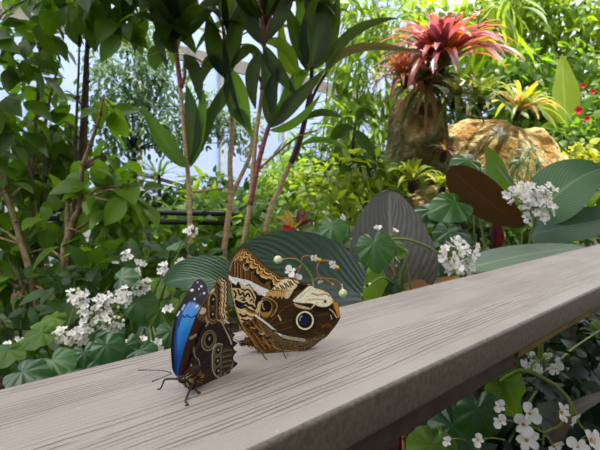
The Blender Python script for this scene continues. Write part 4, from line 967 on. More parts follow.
# ------------------------------------------------------------------ rock mound and bromeliads
def rockmat(name, m0, m1):
    k = NT(name); ps = k.pos()
    n1 = k.noise(5, 6, ps, .65); n2 = k.noise(26, 5, ps, .65); n3 = k.noise(3.2, 4, ps)
    col = k.ramp(n2, [(.3, lin((96, 78, 46))), (.5, lin((184, 156, 100))), (.7, lin((232, 212, 164)))])
    col = k.mix(k.smooth(n1, .5, .62), col, lin((150, 112, 54)))
    col = k.mix(k.math('MULTIPLY', k.smooth(n3, m0, m1), .85), col, lin((66, 72, 28)))
    pr = k.n('ShaderNodeBsdfPrincipled', {'Base Color': col, 'Roughness': .9, 'Specular IOR Level': .2})
    k.set(pr, 'Normal', k.n('ShaderNodeBump', {'Strength': 1.0, 'Distance': .06, 'Height': k.math('ADD', n2, n1)}).outputs[0])
    return k.done(pr)
M_rock = rockmat('sandy_rock', .52, .64); M_moss = rockmat('mossy_rock', .36, .50)
def boulder(label, c, axes, seed, amp=.16, tilt=0.0, mat=None):
    import bmesh
    bm = bmesh.new(); bmesh.ops.create_icosphere(bm, subdivisions=5, radius=1)
    R = Matrix.Rotation(tilt, 3, 'Y')
    for v in bm.verts:
        d = v.co.normalized(); k_ = 1 + amp * mnoise.fractal(d * 1.6 + Vector((seed, 0, 0)), 1.0, 2.0, 5) + .05 * mnoise.noise(d * 6 + Vector((0, seed, 0)))
        p = Vector((d.x * axes[0], d.y * axes[1], d.z * axes[2])) * k_
        v.co = R @ p
    me = bpy.data.meshes.new('boulder'); bm.to_mesh(me); bm.free(); me.materials.append(mat or M_rock)
    for p in me.polygons: p.use_smooth = True
    o = link('boulder', me, None, c); tag(o, label, 'rock'); return o
pc = P(417, 178, 2.25); boulder('mossy shaded boulder under the pink bromeliads', (pc[0], pc[1], 1.02), (.19, .24, .62), 2.0, mat=M_moss)
pc = P(492, 190, 2.45); boulder('large sunlit tan boulder sloping down to the right', (pc[0] - .05, pc[1], .98), (.50, .36, .54), 7.0, .10, .56)
pc = P(428, 240, 1.98); boulder('low mossy stone at the foot of the boulders', (pc[0], pc[1], pc[2] - .02), (.3, .2, .24), 3.3, mat=M_moss)
def rosette(label, x, y, Z, n, L_, wid, mats, axis=(0, -.25, 1), seed=0, lo=.05, hi=1.25, name='bromeliad', droop=.35, foot=None):
    g = random.Random(seed); c = P(x, y, Z); ax = nz(V(*axis)); a1 = nz(np.cross(ax, V(1, .1, 0))); a2 = np.cross(ax, a1)
    root = plant(name, label, 'plant', c - ax * .05)
    mb = MB(); tube(mb, [c - ax * .045, c - ax * .02, c + ax * .01], [.012, .018, .014], 10, sub=2); mb.build('stump', M_barkd, root)
    for k_ in range(n):
        f = (k_ + .5) / n; a = k_ * 2.39996 + g.uniform(-.2, .2); el = lo + (hi - lo) * f + g.uniform(-.12, .12); l = L_ * (1 - .35 * f) * g.uniform(.85, 1.1)
        d = (math.cos(a) * a1 + math.sin(a) * a2) * math.cos(el) + ax * math.sin(el)
        p0 = c + ax * .01 * f + d * .012; p1 = c + d * l * .55 + ax * l * .10; p2 = c + d * l * (1 - .1 * droop) - V(0, 0, droop * l * (.75 - .5 * f))
        big_leaf(root, mats[g.randrange(len(mats))], p0, p1, p2, wid * g.uniform(.85, 1.15), ax - d * .2, prof=w_strap, nl=10, nw=4, fold=-.0 + .3, tint=g.random())
    return root
rosette('large pink and orange bromeliad crowning the shaded boulder', 442, 66, 2.05, 115, .37, .047, [L_pink, L_pink, L_mauve, L_orange, L_mauve], (-.1, -.35, 1), 4, .08, 1.35, droop=.28)
rosette('small orange-red bromeliad left of the large pink one', 404, 78, 1.98, 34, .2, .026, [L_mauve, L_orange, L_pink], (-.3, -.5, 1), 5, -.1, 1.2)
rosette('brownish bromeliad hanging on the left face of the boulder', 426, 84, 2.08, 56, .22, .022, [L_tan, L_cordb, L_deep], (-.1, -.6, .6), 15, -.6, .8)
rosette('green bromeliad on the top of the tan boulder', 480, 104, 2.15, 34, .25, .03, [L_brogreen, L_mid, L_brogreen], (0, -.4, 1), 6, .0, 1.2)
rosette('yellowish bromeliad with orange tips on the boulder crest', 518, 112, 2.3, 32, .28, .034, [L_brogreen, L_orange, L_yellow], (.2, -.4, 1), 7, .0, 1.1)
rosette('dark green bromeliad in the shade under the large pink one', 455, 100, 2.12, 30, .24, .026, [L_brogreen, L_deep], (0, -.5, 1), 9, -.2, 1.0)
rosette('small reddish bromeliad low on the boulder face', 444, 152, 1.95, 16, .09, .014, [L_orange, L_red, L_brogreen], (0, -.6, 1), 10, .0, 1.1)
rosette('sunlit lime bromeliad at the foot of the shaded boulder', 412, 182, 1.85, 30, .16, .02, [L_yellow, L_bright], (0, -.3, 1), 12, .2, 1.3)
rosette('lime bromeliad between the boulder and the grey leaf', 442, 188, 1.8, 26, .12, .018, [L_bright, L_yellow], (0, -.3, 1), 13, .2, 1.3)
# ------------------------------------------------------------------ bright background on the right
thin = dict(prof=w_lance, nl=5, nw=2, wid=.16, fold=.2, droop=.35)
shrub('bamboo', 'sunlit bamboo with narrow yellow-green leaves behind the cordyline', 'bamboo', foot_of(365, 3.4),
      [W((360, 200, 3.4), (358, 120, 3.4), (355, 40, 3.4), (350, -40, 3.4)), W((385, 200, 3.4), (388, 120, 3.4), (385, 40, 3.4), (392, -40, 3.4))],
      blobs_px([(350, 100, 3.4, .2), (375, 80, 3.4, .22), (345, 60, 3.5, .2), (375, 30, 3.4, .25), (400, 20, 3.5, .22), (360, 0, 3.5, .2), (395, 90, 3.3, .14), (350, 130, 3.3, .18), (375, 125, 3.3, .16)]), 750, .19, L_bright, M_stem, r0=.012, twigs=30, **thin)
shrub('bamboo', 'thin-leaved bamboo clump over the pale wall beside the purple cane', 'bamboo', foot_of(330, 3.9),
      [W((318, 220, 3.9), (322, 150, 3.9), (330, 60, 3.9)), W((340, 200, 3.9), (345, 130, 3.9), (350, 30, 3.9))],
      blobs_px([(335, 125, 3.9, .22), (320, 160, 3.9, .22), (350, 150, 3.9, .2), (300, 165, 3.9, .18), (290, 140, 4.0, .15), (275, 160, 4, .12)]), 330, .16, L_mid, M_barkd, r0=.012, twigs=16, **thin)
med = dict(prof=w_ovate, nl=4, nw=2, wid=.5, fold=.2, droop=.3)
shrub('broadleaf_tree', 'tall bright green tree filling the upper right behind the bromeliad', 'tree', foot_of(520, 4.6),
      [W((520, 200, 4.6), (515, 120, 4.6), (510, 40, 4.6), (515, -60, 4.6)), W((515, 120, 4.6), (550, 60, 4.6), (585, 0, 4.6))],
      blobs_px([(470, 25, 4.6, .3), (500, 10, 4.5, .35), (530, 40, 4.5, .35), (515, 75, 4.6, .3), (560, 15, 4.5, .35), (590, 35, 4.6, .3), (600, 5, 4.5, .3), (540, 95, 4.5, .3), (480, 60, 4.6, .25), (430, 10, 4.7, .3), (600, 75, 4.6, .3), (560, 75, 4.7, .25), (630, 50, 4.6, .4), (535, -10, 4.5, .4)]), 2300, .12, L_bright, M_bark, r0=.03, twigs=40, **med)
shrub('shade_tree', 'darker green tree behind the boulder on the right', 'tree', foot_of(545, 4.0),
      [W((548, 200, 4.0), (550, 130, 4.0), (545, 60, 4.0))],
      blobs_px([(505, 80, 4.0, .18), (530, 70, 4.0, .2), (545, 105, 4.0, .2), (520, 110, 4.0, .2), (600, 100, 4.0, .2), (580, 60, 4.1, .15), (500, 45, 4.1, .15, .6), (555, 130, 3.9, .2)]), 900, .11, L_mid, M_barkd, r0=.02, twigs=20, **med)
shrub('arching_palm', 'sunlit palm with long strap leaflets at the top right of centre', 'palm', foot_of(500, 3.6), [W((470, 200, 3.6), (470, 100, 3.6), (475, 30, 3.6))],
      blobs_px([(500, 12, 3.5, .16), (485, 24, 3.5, .14), (505, 0, 3.5, .14)]), 46, .34, L_bright, M_bark, r0=.015, twigs=6, prof=w_lance, nl=6, nw=2, wid=.16, fold=.2, droop=.4)
fern = plant('nest_fern', 'upright bird nest fern with a broad sunlit yellow-green frond', 'fern', foot_of(566, 3.0))
for b, m, t_, w_, mt in (((566, 132), (564, 95), (562, 54), 30, L_fern), ((567, 130), (580, 112), (594, 96), 11, L_mid), ((564, 132), (548, 112), (534, 96), 15, L_fern), ((565, 134), (552, 126), (540, 130), 10, L_bright), ((568, 132), (576, 122), (590, 118), 9, L_mid)):
    cord_leaf(fern, mt, b, m, t_, 3.0, w_, V(.1, -1, .2))
stalk(fern, [foot_of(566, 3.0), P(566, 160, 3.0), P(566, 132, 3.0)], .02, M_barkd, 'trunk')
red = shrub('hibiscus_bush', 'leafy bush with small red flowers at the right edge', 'shrub', foot_of(590, 2.9), [W((585, 190, 2.9), (583, 150, 2.9), (586, 110, 2.9)), W((600, 190, 2.9), (606, 140, 2.9), (604, 90, 2.9))],
      blobs_px([(570, 135, 2.9, .12), (590, 145, 2.9, .13), (600, 125, 2.9, .13), (560, 155, 2.9, .1), (620, 150, 2.9, .18), (585, 165, 2.85, .1)]), 420, .075, L_mid, M_barkd, r0=.008, twigs=16, **med)
def red_flower(root, x, y, Z, r):
    mb = MB(); c = P(x, y, Z)
    for k_ in range(6):
        a = k_ * 1.047 + rng.uniform(-.2, .2); d = nz(math.cos(a) * CR + math.sin(a) * CU + .5 * TOCAM); blade(mb, c, c + d * r * .6 + TOCAM * r * .15, c + d * r, r * .8, TOCAM, w_petal, 4, 2)
    tube(mb, [c + CF * r * .6, c], [r * .08, r * .15], 6, sub=1)
    o = mb.build('flower', M_redpet, root); o['label'] = 'red flower'; return o
for x, y, r in ((577, 111, .03), (586, 119, .022), (582, 86, .02), (592, 92, .02)): red_flower(red, x, y, 2.75, r)
shrub('variegated_bush', 'low bush of round lime-yellow leaves at the right edge', 'shrub', foot_of(580, 2.4), [W((580, 200, 2.4), (580, 170, 2.4))],
      blobs_px([(570, 158, 2.4, .07), (585, 150, 2.4, .07), (600, 160, 2.4, .08), (592, 170, 2.35, .07), (615, 165, 2.4, .1)]), 170, .055, L_yellow, M_barkd, r0=.006, twigs=10, prof=w_ovate, nl=4, nw=2, wid=.8, droop=.25)
shrub('bluish_shrub', 'grey-green wispy shrub on the lower slope of the tan boulder', 'shrub', foot_of(525, 1.9), [W((522, 220, 1.9), (524, 185, 1.9), (530, 160, 1.9))],
      blobs_px([(520, 160, 1.9, .06), (532, 155, 1.9, .05), (512, 172, 1.9, .06), (540, 175, 1.9, .06)]), 110, .05, L_sage, M_stem, r0=.004, twigs=14, **thin)

shrub('hedge', 'dense dark hedge closing the view behind the boulders on the right', 'hedge', foot_of(500, 5.3), [W((470, 215, 5.3), (470, 120, 5.3)), W((540, 215, 5.5), (540, 110, 5.5))],
      blobs_px([(430, 110, 5.2, .4), (470, 120, 5.2, .4), (510, 110, 5.3, .45), (550, 110, 5.4, .45), (590, 110, 5.5, .5), (430, 60, 5.4, .35), (480, 70, 5.4, .4), (560, 60, 5.6, .35), (630, 90, 5.6, .5), (450, 160, 5, .4), (540, 160, 5.2, .45), (600, 160, 5.2, .45), (400, 130, 5.3, .3), (400, 170, 5.0, .35)]), 2600, .15, L_deep, M_barkd, r0=.03, twigs=24, **med)
shrub('hedge', 'dark hedge along the foot of the glass wall left of centre', 'hedge', foot_of(260, 4.3), [W((230, 250, 4.2), (230, 200, 4.2)), W((320, 250, 4.6), (320, 195, 4.6))],
      blobs_px([(190, 215, 4.1, .22), (225, 205, 4.2, .22), (260, 205, 4.3, .22), (300, 200, 4.5, .22), (340, 190, 4.7, .26), (150, 215, 3.9, .2), (375, 180, 4.8, .3), (110, 205, 3.8, .2), (60, 200, 3.6, .25), (10, 190, 3.4, .3), (30, 150, 3.5, .2)]), 1500, .11, L_deep, M_barkd, r0=.02, twigs=20, **med)
# ------------------------------------------------------------------ middle undergrowth
fill = dict(prof=w_ovate, nl=4, nw=2, wid=.55, fold=.2, droop=.3)
def filler(label, x, y, Z, lst, n, L_, mat, name='undergrowth_shrub', **kw):
    k2 = dict(fill); k2.update(kw)
    return shrub(name, label, 'shrub', foot_of(x, Z), [W((x, y + 40, Z), (x, y, Z))], blobs_px([(a, b, c, r) for a, b, c, r in lst]), n, L_, mat, M_barkd, r0=.006, twigs=10, one=True, **k2)
filler('mid-green bush right of the black railing', 170, 230, 2.2, [(150, 235, 2.2, .13), (180, 225, 2.2, .13), (165, 255, 2.1, .13), (140, 260, 2.0, .1), (200, 245, 2.1, .13), (130, 240, 2.3, .12)], 330, .075, L_mid)
filler('dark ferny bush in front of the glass wall behind the railing', 165, 195, 3.0, [(130, 195, 3.0, .12), (150, 200, 3.0, .12), (175, 197, 3.0, .12), (200, 200, 3.0, .14), (215, 185, 3.0, .12), (110, 200, 3.1, .14)], 420, .07, L_deep)
filler('green bush at the foot of the forked cordyline', 232, 225, 1.9, [(210, 230, 1.9, .1), (235, 215, 1.95, .1), (250, 230, 1.9, .1), (225, 250, 1.8, .1), (262, 215, 2, .1), (205, 205, 2.1, .1)], 280, .07, L_mid)
filler('bright lily bush with lance leaves left of the forked cordyline', 214, 205, 2.3, [(205, 190, 2.3, .1), (215, 205, 2.3, .1), (200, 215, 2.3, .1)], 60, .15, L_bright, prof=w_lance, wid=.2)
filler('yellow-green bush below the bamboo', 300, 180, 2.6, [(285, 180, 2.6, .13), (305, 185, 2.6, .13), (270, 185, 2.7, .12), (325, 180, 2.6, .12), (300, 170, 2.8, .12), (320, 200, 2.4, .1), (285, 195, 2.5, .1)], 620, .05, L_bright)
filler('sunlit lime bush left of the grey leaf', 340, 200, 1.9, [(330, 185, 1.9, .08), (345, 178, 1.9, .09), (355, 195, 1.85, .08), (340, 210, 1.8, .08), (362, 212, 1.75, .07), (322, 205, 1.9, .09), (350, 168, 1.95, .08), (368, 185, 1.9, .08), (312, 190, 2.0, .08)], 230, .055, L_fern, nl=5, nw=4)
filler('dark leafy bush at the foot of the bamboo', 320, 165, 3.2, [(350, 165, 3.2, .13), (320, 165, 3.2, .11), (335, 170, 3.2, .12), (300, 172, 3.2, .1), (370, 160, 3.2, .14), (260, 180, 3.4, .12)], 330, .09, L_deep)
filler('small green bush below the red flowers', 290, 245, 1.5, [(275, 240, 1.5, .07), (300, 238, 1.5, .07), (315, 225, 1.6, .08), (285, 225, 1.7, .07), (260, 245, 1.5, .06), (330, 240, 1.5, .07)], 300, .05, L_mid)
filler('shadowy bush under the bronze leaf', 455, 235, 1.5, [(440, 230, 1.5, .08), (460, 215, 1.6, .08), (480, 225, 1.6, .08), (430, 250, 1.4, .07), (500, 235, 1.6, .08), (470, 250, 1.5, .08)], 300, .055, L_deep)
filler('green bush behind the white flowers and dark canna leaf', 560, 225, 2.0, [(520, 215, 2.0, .09), (545, 225, 2.0, .09), (580, 215, 2.0, .1), (610, 210, 2.0, .12), (560, 240, 1.9, .1), (530, 190, 2.0, .06)], 300, .07, L_mid)
filler('sunlit bush between the shaded boulder and the grey leaf', 400, 190, 2.0, [(385, 175, 2.0, .08), (372, 170, 2.0, .08), (425, 190, 2.0, .08), (450, 195, 2.0, .08), (465, 185, 2.05, .07), (395, 195, 1.95, .07)], 260, .06, L_bright)
filler('dark bush at the foot of the left shrubs', 110, 290, 1.15, [(100, 280, 1.2, .08), (130, 265, 1.3, .09), (160, 280, 1.2, .09), (80, 290, 1.2, .08), (180, 265, 1.3, .08), (190, 300, 1.1, .08), (150, 320, 1.05, .08), (110, 330, 1.0, .08), (60, 350, 1.0, .09)], 420, .06, L_deep)
filler('leafy mass closing the view low behind the dark elephant ear', 300, 270, 1.2, [(260, 275, 1.2, .09), (300, 265, 1.2, .09), (340, 265, 1.2, .09), (370, 270, 1.2, .09), (230, 270, 1.2, .08), (410, 260, 1.2, .08)], 300, .06, L_deep)
# rubber plant beside the bamboo
rub = plant('rubber_plant', 'dark rubber plant with big glossy leaves left of the boulder', 'plant', foot_of(352, 2.0))
stalk(rub, [foot_of(352, 2.0)] + W((356, 210, 2.0), (352, 160, 2.0), (356, 120, 2.0)), .008, M_barkd)
for b, m, t_, w_ in (((355, 130), (366, 148), (376, 172), 15), ((354, 150), (362, 165), (372, 178), 12), ((354, 128), (340, 132), (330, 142), 14), ((356, 122), (364, 112), (376, 120), 11), ((352, 160), (344, 172), (340, 186), 12)):
    cord_leaf(rub, L_deep, b, m, t_, 1.95, w_, V(.2, -.8, .5))
crot = plant('croton', 'croton with yellow and dark red leaves behind the dark elephant ear', 'plant', foot_of(290, 1.45))
stalk(crot, [foot_of(290, 1.45)] + W((292, 260, 1.45), (295, 235, 1.45)), .006, M_barkd)
for b, m, t_, w_, mt in (((292, 228), (284, 219), (276, 218), 6, L_croton), ((293, 228), (288, 214), (284, 212), 5, L_croton), ((294, 228), (300, 220), (300, 214), 4, L_croton), ((298, 226), (305, 216), (311, 212), 6, L_red), ((298, 228), (308, 222), (315, 222), 6, L_red), ((297, 224), (300, 214), (304, 209), 5, L_red), ((296, 232), (284, 232), (276, 238), 6, L_red)):
    cord_leaf(crot, mt, b, m, t_, 1.45, w_, V(0, -.7, .7))
for x, y, r in ((288, 228, .012), (294, 233, .013), (291, 230, .012), (285, 227, .01)): red_flower(crot, x, y, 1.4, r)
rb = plant('red_flowered_plant', 'small plant with a red bloom beside the cordyline canes', 'plant', foot_of(262, 1.4)); stalk(rb, [foot_of(262, 1.4)] + W((262, 255, 1.4), (264, 240, 1.4)), .003)
red_flower(rb, 266, 236, 1.38, .013); red_flower(rb, 258, 238, 1.38, .008)
for b, m, t_ in (((263, 250), (272, 246), (280, 250)), ((263, 250), (254, 246), (248, 252))): cord_leaf(rb, L_mid, b, m, t_, 1.39, 7, V(0, -.5, 1))
# ------------------------------------------------------------------ large leaves right behind the rail
def rail_foot(x, Z): p = P(x, 300, Z); return at_ground(p[0], p[1])
ear = plant('elephant_ear_plant', 'elephant ear with broad dark blue-green leaves behind the butterflies', 'plant', rail_foot(300, .75))
f = rail_foot(300, .75)
big_leaf(ear, L_ear, P(362, 296, .60), P(300, 268, .57), P(236, 250, .55), .118, V(.25, -.75, .65), 'dark blue-green leaf', [f, P(345, 380, .72), P(358, 320, .64)], prof=w_ear, nl=26, nw=12, fold=.12, ripple=.005, nrip=7)
big_leaf(ear, L_earp, P(262, 300, .60), P(212, 280, .53), P(163, 284, .48), .06, V(-.1, -.85, .5), 'pale veined leaf', [f, P(285, 390, .70), P(268, 320, .62)], prof=w_canna, nl=26, nw=10, fold=.2, ripple=.012, nrip=12)
gr = plant('elephant_ear_plant', 'elephant ear with one upright grey ribbed leaf at the centre right', 'plant', rail_foot(400, .95)); f = rail_foot(400, .95)
big_leaf(gr, L_grey, P(398, 300, .80), P(391, 246, .80), P(390, 189, .84), .158, V(.05, -1, .1), None, [f, P(404, 340, .85)], M_stemdk, .005, prof=w_ear2, nl=26, nw=12, fold=.1, ripple=.016, nrip=8)
big_leaf(gr, L_tan, P(388, 296, .74), P(420, 288, .78), P(462, 276, .84), .03, V(0, -.7, .7), 'dry brown leaf', None, prof=w_lance, nl=14, nw=6, fold=.3, wave=.05)
can = plant('canna', 'canna with broad blue-green leaves beside the far end of the rail', 'plant', rail_foot(560, 1.35)); f = rail_foot(545, 1.3)
stalk(can, [f, P(540, 330, 1.3), P(536, 235, 1.28), P(530, 190, 1.28)], .008, M_stem)
big_leaf(can, L_canna, P(530, 222, 1.24), P(566, 187, 1.18), P(603, 168, 1.15), .155, V(-.15, -.75, .65), 'broad upward-tilted leaf', None, prof=w_canna, nl=26, nw=10, fold=.16, ripple=.01, nrip=12)
big_leaf(can, L_canna2, P(528, 236, 1.22), P(575, 225, 1.16), P(640, 214, 1.15), .105, V(-.05, -.75, .65), 'darker low leaf', None, prof=w_canna, nl=26, nw=10, fold=.14, ripple=.012, nrip=13)
big_leaf(can, L_canna, P(452, 273, .86), P(520, 256, .93), P(586, 246, 1.06), .062, V(-.15, -.55, .83), 'long leaf lying along the rail', [f, P(470, 330, 1.0), P(450, 285, .88)], prof=w_canna, nl=26, nw=10, fold=.2, ripple=.02, nrip=14)
bz = plant('bronze_canna', 'bronze-leaved canna with a big brown arching leaf right of the grey leaf', 'plant', rail_foot(495, 1.35)); f = rail_foot(495, 1.3)
stalk(bz, [f, P(495, 320, 1.25), P(494, 240, 1.22), P(497, 200, 1.22)], .011, M_stemdk)
big_leaf(bz, L_bronze, P(450, 166, 1.10), P(484, 198, 1.12), P(526, 226, 1.12), .10, V(-.35, -.85, -.35), 'brown leaf blade', None, prof=w_canna, nl=22, nw=10, fold=.18, ripple=.008, nrip=12)
big_leaf(bz, L_mid, P(497, 214, 1.25), P(497, 180, 1.26), P(486, 146, 1.28), .075, V(.2, -1, .1), 'upright olive-green leaf', None, prof=w_canna, nl=20, nw=8, fold=.2)
big_leaf(bz, L_sage, P(516, 190, 1.2), P(506, 176, 1.22), P(494, 162, 1.24), .02, V(0, -.6, .8), None, None, prof=w_lance, nl=10, nw=4)
big_leaf(bz, L_red, P(498, 250, 1.18), P(500, 236, 1.18), P(497, 222, 1.18), .022, V(0, -1, .1), 'red sheath', None, prof=w_lance, nl=10, nw=4)
# ------------------------------------------------------------------ begonias with white flower heads
b1 = plant('begonia', 'white begonia with crowded flower heads at the lower left', 'begonia', rail_foot(70, .85)); f = rail_foot(70, .85)
for x, y, Z, R, mt, td, nn in ((22, 372, .58, .034, L_begd, V(1, -.3, -.3), V(.1, -.5, 1)), (52, 360, .62, .034, L_bego, V(.6, -.5, -.4), V(0, -.6, .9)), (8, 350, .62, .036, L_mid, V(-.5, -.5, -.2), V(0, -.3, 1)), (106, 345, .66, .030, L_begd, V(.5, -.5, -.8), V(.3, -.8, .6)), (42, 333, .70, .036, L_mid, V(-.8, -.4, 0), V(0, -.4, 1)), (30, 345, .7, .03, L_mid, V(-.8, -.4, 0), V(0, -.4, 1)), (55, 318, .80, .034, L_mid, V(-1, -.3, -.1), V(0, -.4, 1)), (60, 382, .6, .03, L_bego, V(.4, -.6, -.3), V(0, -.6, .8)), (84, 352, .68, .028, L_begd, V(.4, -.6, -.8), V(.2, -.8, .6)), (36, 390, .56, .03, L_bego, V(-.4, -.6, -.3), V(0, -.6, .8)), (85, 372, .66, .03, L_begd, V(.4, -.6, -.3), V(0, -.6, .8))):
    bleaf(b1, mt, x, y, Z, R, td, nn, f + V(0, 0, .1))
hub1 = P(65, 370, .78)
for x, y, rx, ry, n in ((78, 296, 11, 8, 16), (92, 312, 16, 11, 28), (74, 336, 17, 8, 26), (103, 300, 9, 7, 12), (112, 322, 12, 9, 18), (122, 298, 8, 10, 15), (60, 334, 7, 6, 8), (88, 328, 12, 8, 16)):
    cluster(b1, x, y, .74, rx, ry, n, .0074, hub1 + rvec() * .01, .2)
for x, y, n in ((92, 355, 2), (80, 358, 1), (22, 340, 3), (10, 345, 3), (30, 345, 2)): cluster(b1, x, y, .70, 4, 3, n, .0062, hub1 + rvec() * .01, .1)
b2 = plant('begonia', 'taller white begonia with loose flower heads left of the blue butterfly', 'begonia', rail_foot(150, .95)); f = rail_foot(150, .95)
for x, y, Z, R, mt, td, nn in ((120, 279, .78, .028, L_bego, V(.9, -.2, .3), V(-.3, -.8, .6)), (138, 300, .8, .038, L_bego, V(.4, -.5, -.9), V(.3, -.8, .6)), (126, 345, .7, .03, L_begd, V(.3, -.5, -1), V(.2, -.8, .5)), (180, 243, .95, .026, L_bego, V(-1, -.1, -.1), V(-.1, -.4, 1)), (160, 310, .8, .036, L_mid, V(.5, -.5, -.6), V(.2, -.7, .7)), (150, 330, .78, .036, L_begd, V(-.5, -.5, -.6), V(-.2, -.7, .7)), (172, 330, .75, .036, L_begd, V(.3, -.5, -.8), V(.3, -.7, .6)), (110, 330, .8, .034, L_begd, V(-.2, -.5, -.8), V(0, -.8, .6)), (165, 285, .9, .034, L_mid, V(-.8, -.4, -.2), V(0, -.6, .8)), (215, 262, .95, .03, L_bego, V(.8, -.4, -.2), V(0, -.6, .8)), (150, 285, .9, .03, L_mid, V(.8, -.4, -.2), V(0, -.6, .8)), (140, 350, .7, .03, L_begd, V(.4, -.6, -.3), V(0, -.6, .8)), (195, 275, .85, .03, L_mid, V(-.4, -.6, -.3), V(0, -.6, .8)), (180, 300, .8, .03, L_mid, V(.4, -.6, -.3), V(0, -.6, .8))):
    bleaf(b2, mt, x, y, Z, R, td, nn, f + V(0, 0, .1))
hub2 = P(150, 330, .88)
for x, y, rx, ry, n in ((143, 285, 10, 9, 11), (126, 255, 6, 5, 5), (135, 272, 6, 4, 4), (165, 268, 5, 6, 4), (192, 231, 6, 4, 5), (137, 344, 9, 8, 9), (152, 350, 9, 5, 6), (158, 345, 5, 4, 3), (168, 310, 4, 4, 2), (140, 262, 5, 4, 3), (180, 262, 3, 3, 2)):
    cluster(b2, x, y, .80 if y < 300 else .72, rx, ry, n + 2, .0076, hub2 + rvec() * .01, .15)
b3 = plant('begonia', 'arching sprig of cream begonia flowers just above the owl butterfly', 'begonia', rail_foot(330, .62)); f = rail_foot(330, .62)
Z3 = .53
st = stalk(b3, [f, P(322, 340, .6), P(314, 300, Z3), P(313, 281, Z3), P(309, 272, Z3), P(303, 264, Z3), P(296, 259, Z3)], .0013, M_stem)
stalk(b3, W((313, 281, Z3), (318, 278, Z3), (322, 278, Z3)), .0008, M_stemred)
def sprig(pts, fx, me, r, face, kind='flower'):
    mb = MB(); tube(mb, W(*[(x, y, Z3) for x, y in pts]), [.0009] * len(pts), 6, sub=5)
    s = mb.build('flower_stalk', M_stemred, b3); put_flower(me, s, P(fx[0], fx[1], Z3 - .002), face, r, kind)
sprig([(303, 264), (296, 259), (288, 258.5), (283, 259.5)], (281, 259.5), BUD, .015, V(-1, -.6, 0), 'bud')
sprig([(301, 262), (303, 257), (307, 255.6), (311, 256)], (313.5, 257.5), FL[1], .0058, V(.4, -.9, -.1)); sprig([(313.5, 257.5), (316, 258.5), (317.5, 259.5)], (318, 259.5), BUDY, .007, V(1, -.3, -.2), 'bud')
sprig([(319, 278), (317, 268), (320, 262), (326, 260.5), (330, 261.5)], (332, 264), FL[2], .0064, V(.3, -.9, -.2)); sprig([(332, 264), (334, 266), (335.5, 267)], (336, 267), BUDY, .007, V(.8, -.5, -.3), 'bud')
sprig([(321, 278), (332, 279), (339, 282), (342, 287)], (342.5, 290), BUD, .015, V(.1, -.5, -1), 'bud')
sprig([(303, 264), (297, 269), (293, 272)], (291, 272), FL[4], .0085, V(-.3, -.8, .5)); sprig([(303, 263), (298, 272), (295, 277)], (296, 278), FL[1], .007, V(.4, -.8, .2))
sprig([(320, 278), (322, 281), (321, 283)], (320.5, 281), FL[2], .004, V(0, -.7, -.6)); sprig([(322, 277), (328, 281), (332, 284)], (332, 284), BUDY, .004, V(1, -.2, -.5), 'bud')
bleaf(b3, L_bego, 330, 300, .58, .024, V(.6, -.3, -.4), V(.1, -.6, .9), f + V(0, 0, .2))
b4 = plant('begonia', 'begonia with a veined round leaf and a dense white flower head at centre right', 'begonia', rail_foot(410, .85)); f = rail_foot(410, .85)
bleaf(b4, L_bego, 374, 243, .68, .037, V(.1, -.3, -1), V(-.1, -.85, .45), f + V(0, 0, .2)); bleaf(b4, L_lime, 366, 276, .70, .042, V(-.1, -.2, -1), V(.1, -.95, .25), f + V(0, 0, .2)); bleaf(b4, L_bego, 332, 226, .9, .036, V(-.1, -.4, -.9), V(-.2, -.8, .5), f + V(0, 0, .2)); bleaf(b4, L_bego, 318, 238, .9, .024, V(-.6, -.4, -.5), V(-.2, -.7, .6), f + V(0, 0, .2))
bleaf(b4, L_mid, 394, 244, .72, .018, V(.8, -.4, -.4), V(0, -.5, .8), f + V(0, 0, .2)); bleaf(b4, L_mid, 350, 262, .75, .02, V(-.8, -.4, -.4), V(0, -.5, .8), f + V(0, 0, .2)); bleaf(b4, L_begd, 392, 282, .72, .02, V(.2, -.4, -.8), V(0, -.7, .6), f + V(0, 0, .2)); bleaf(b4, L_lime, 402, 250, .72, .012, V(-.2, -.4, -.8), V(0, -.7, .6), f + V(0, 0, .2))
stalk(b4, [f, P(400, 330, .8), P(398, 290, .74), P(388, 262, .72), P(380, 244, .70)], .0026, M_stemred)
stalk(b4, W((384, 240, .70), (404, 239, .70), (424, 245, .70), (442, 255, .70)), .0022, M_stem)
cluster(b4, 458, 257, .70, 20, 21, 44, .0095, P(440, 254, .70), .12, stemmat=M_stem); cluster(b4, 378, 228, .7, 3, 3, 2, .006, P(380, 242, .7), .3); cluster(b4, 396, 232, .7, 3, 3, 2, .006, P(386, 241, .7), .5); cluster(b4, 397, 264, .72, 3, 4, 2, .006, P(388, 262, .72), .5); cluster(b4, 366, 286, .62, 5, 4, 2, .006, P(398, 290, .74), 1.0)
stalk(b4, W((398, 292, .72), (402, 270, .72), (406, 262, .72), (410, 285, .72), (412, 295, .72)), .0016, M_stem)
b5 = plant('begonia', 'begonia with a big white flower head in front of the canna leaf', 'begonia', rail_foot(500, 1.15)); f = rail_foot(500, 1.15)
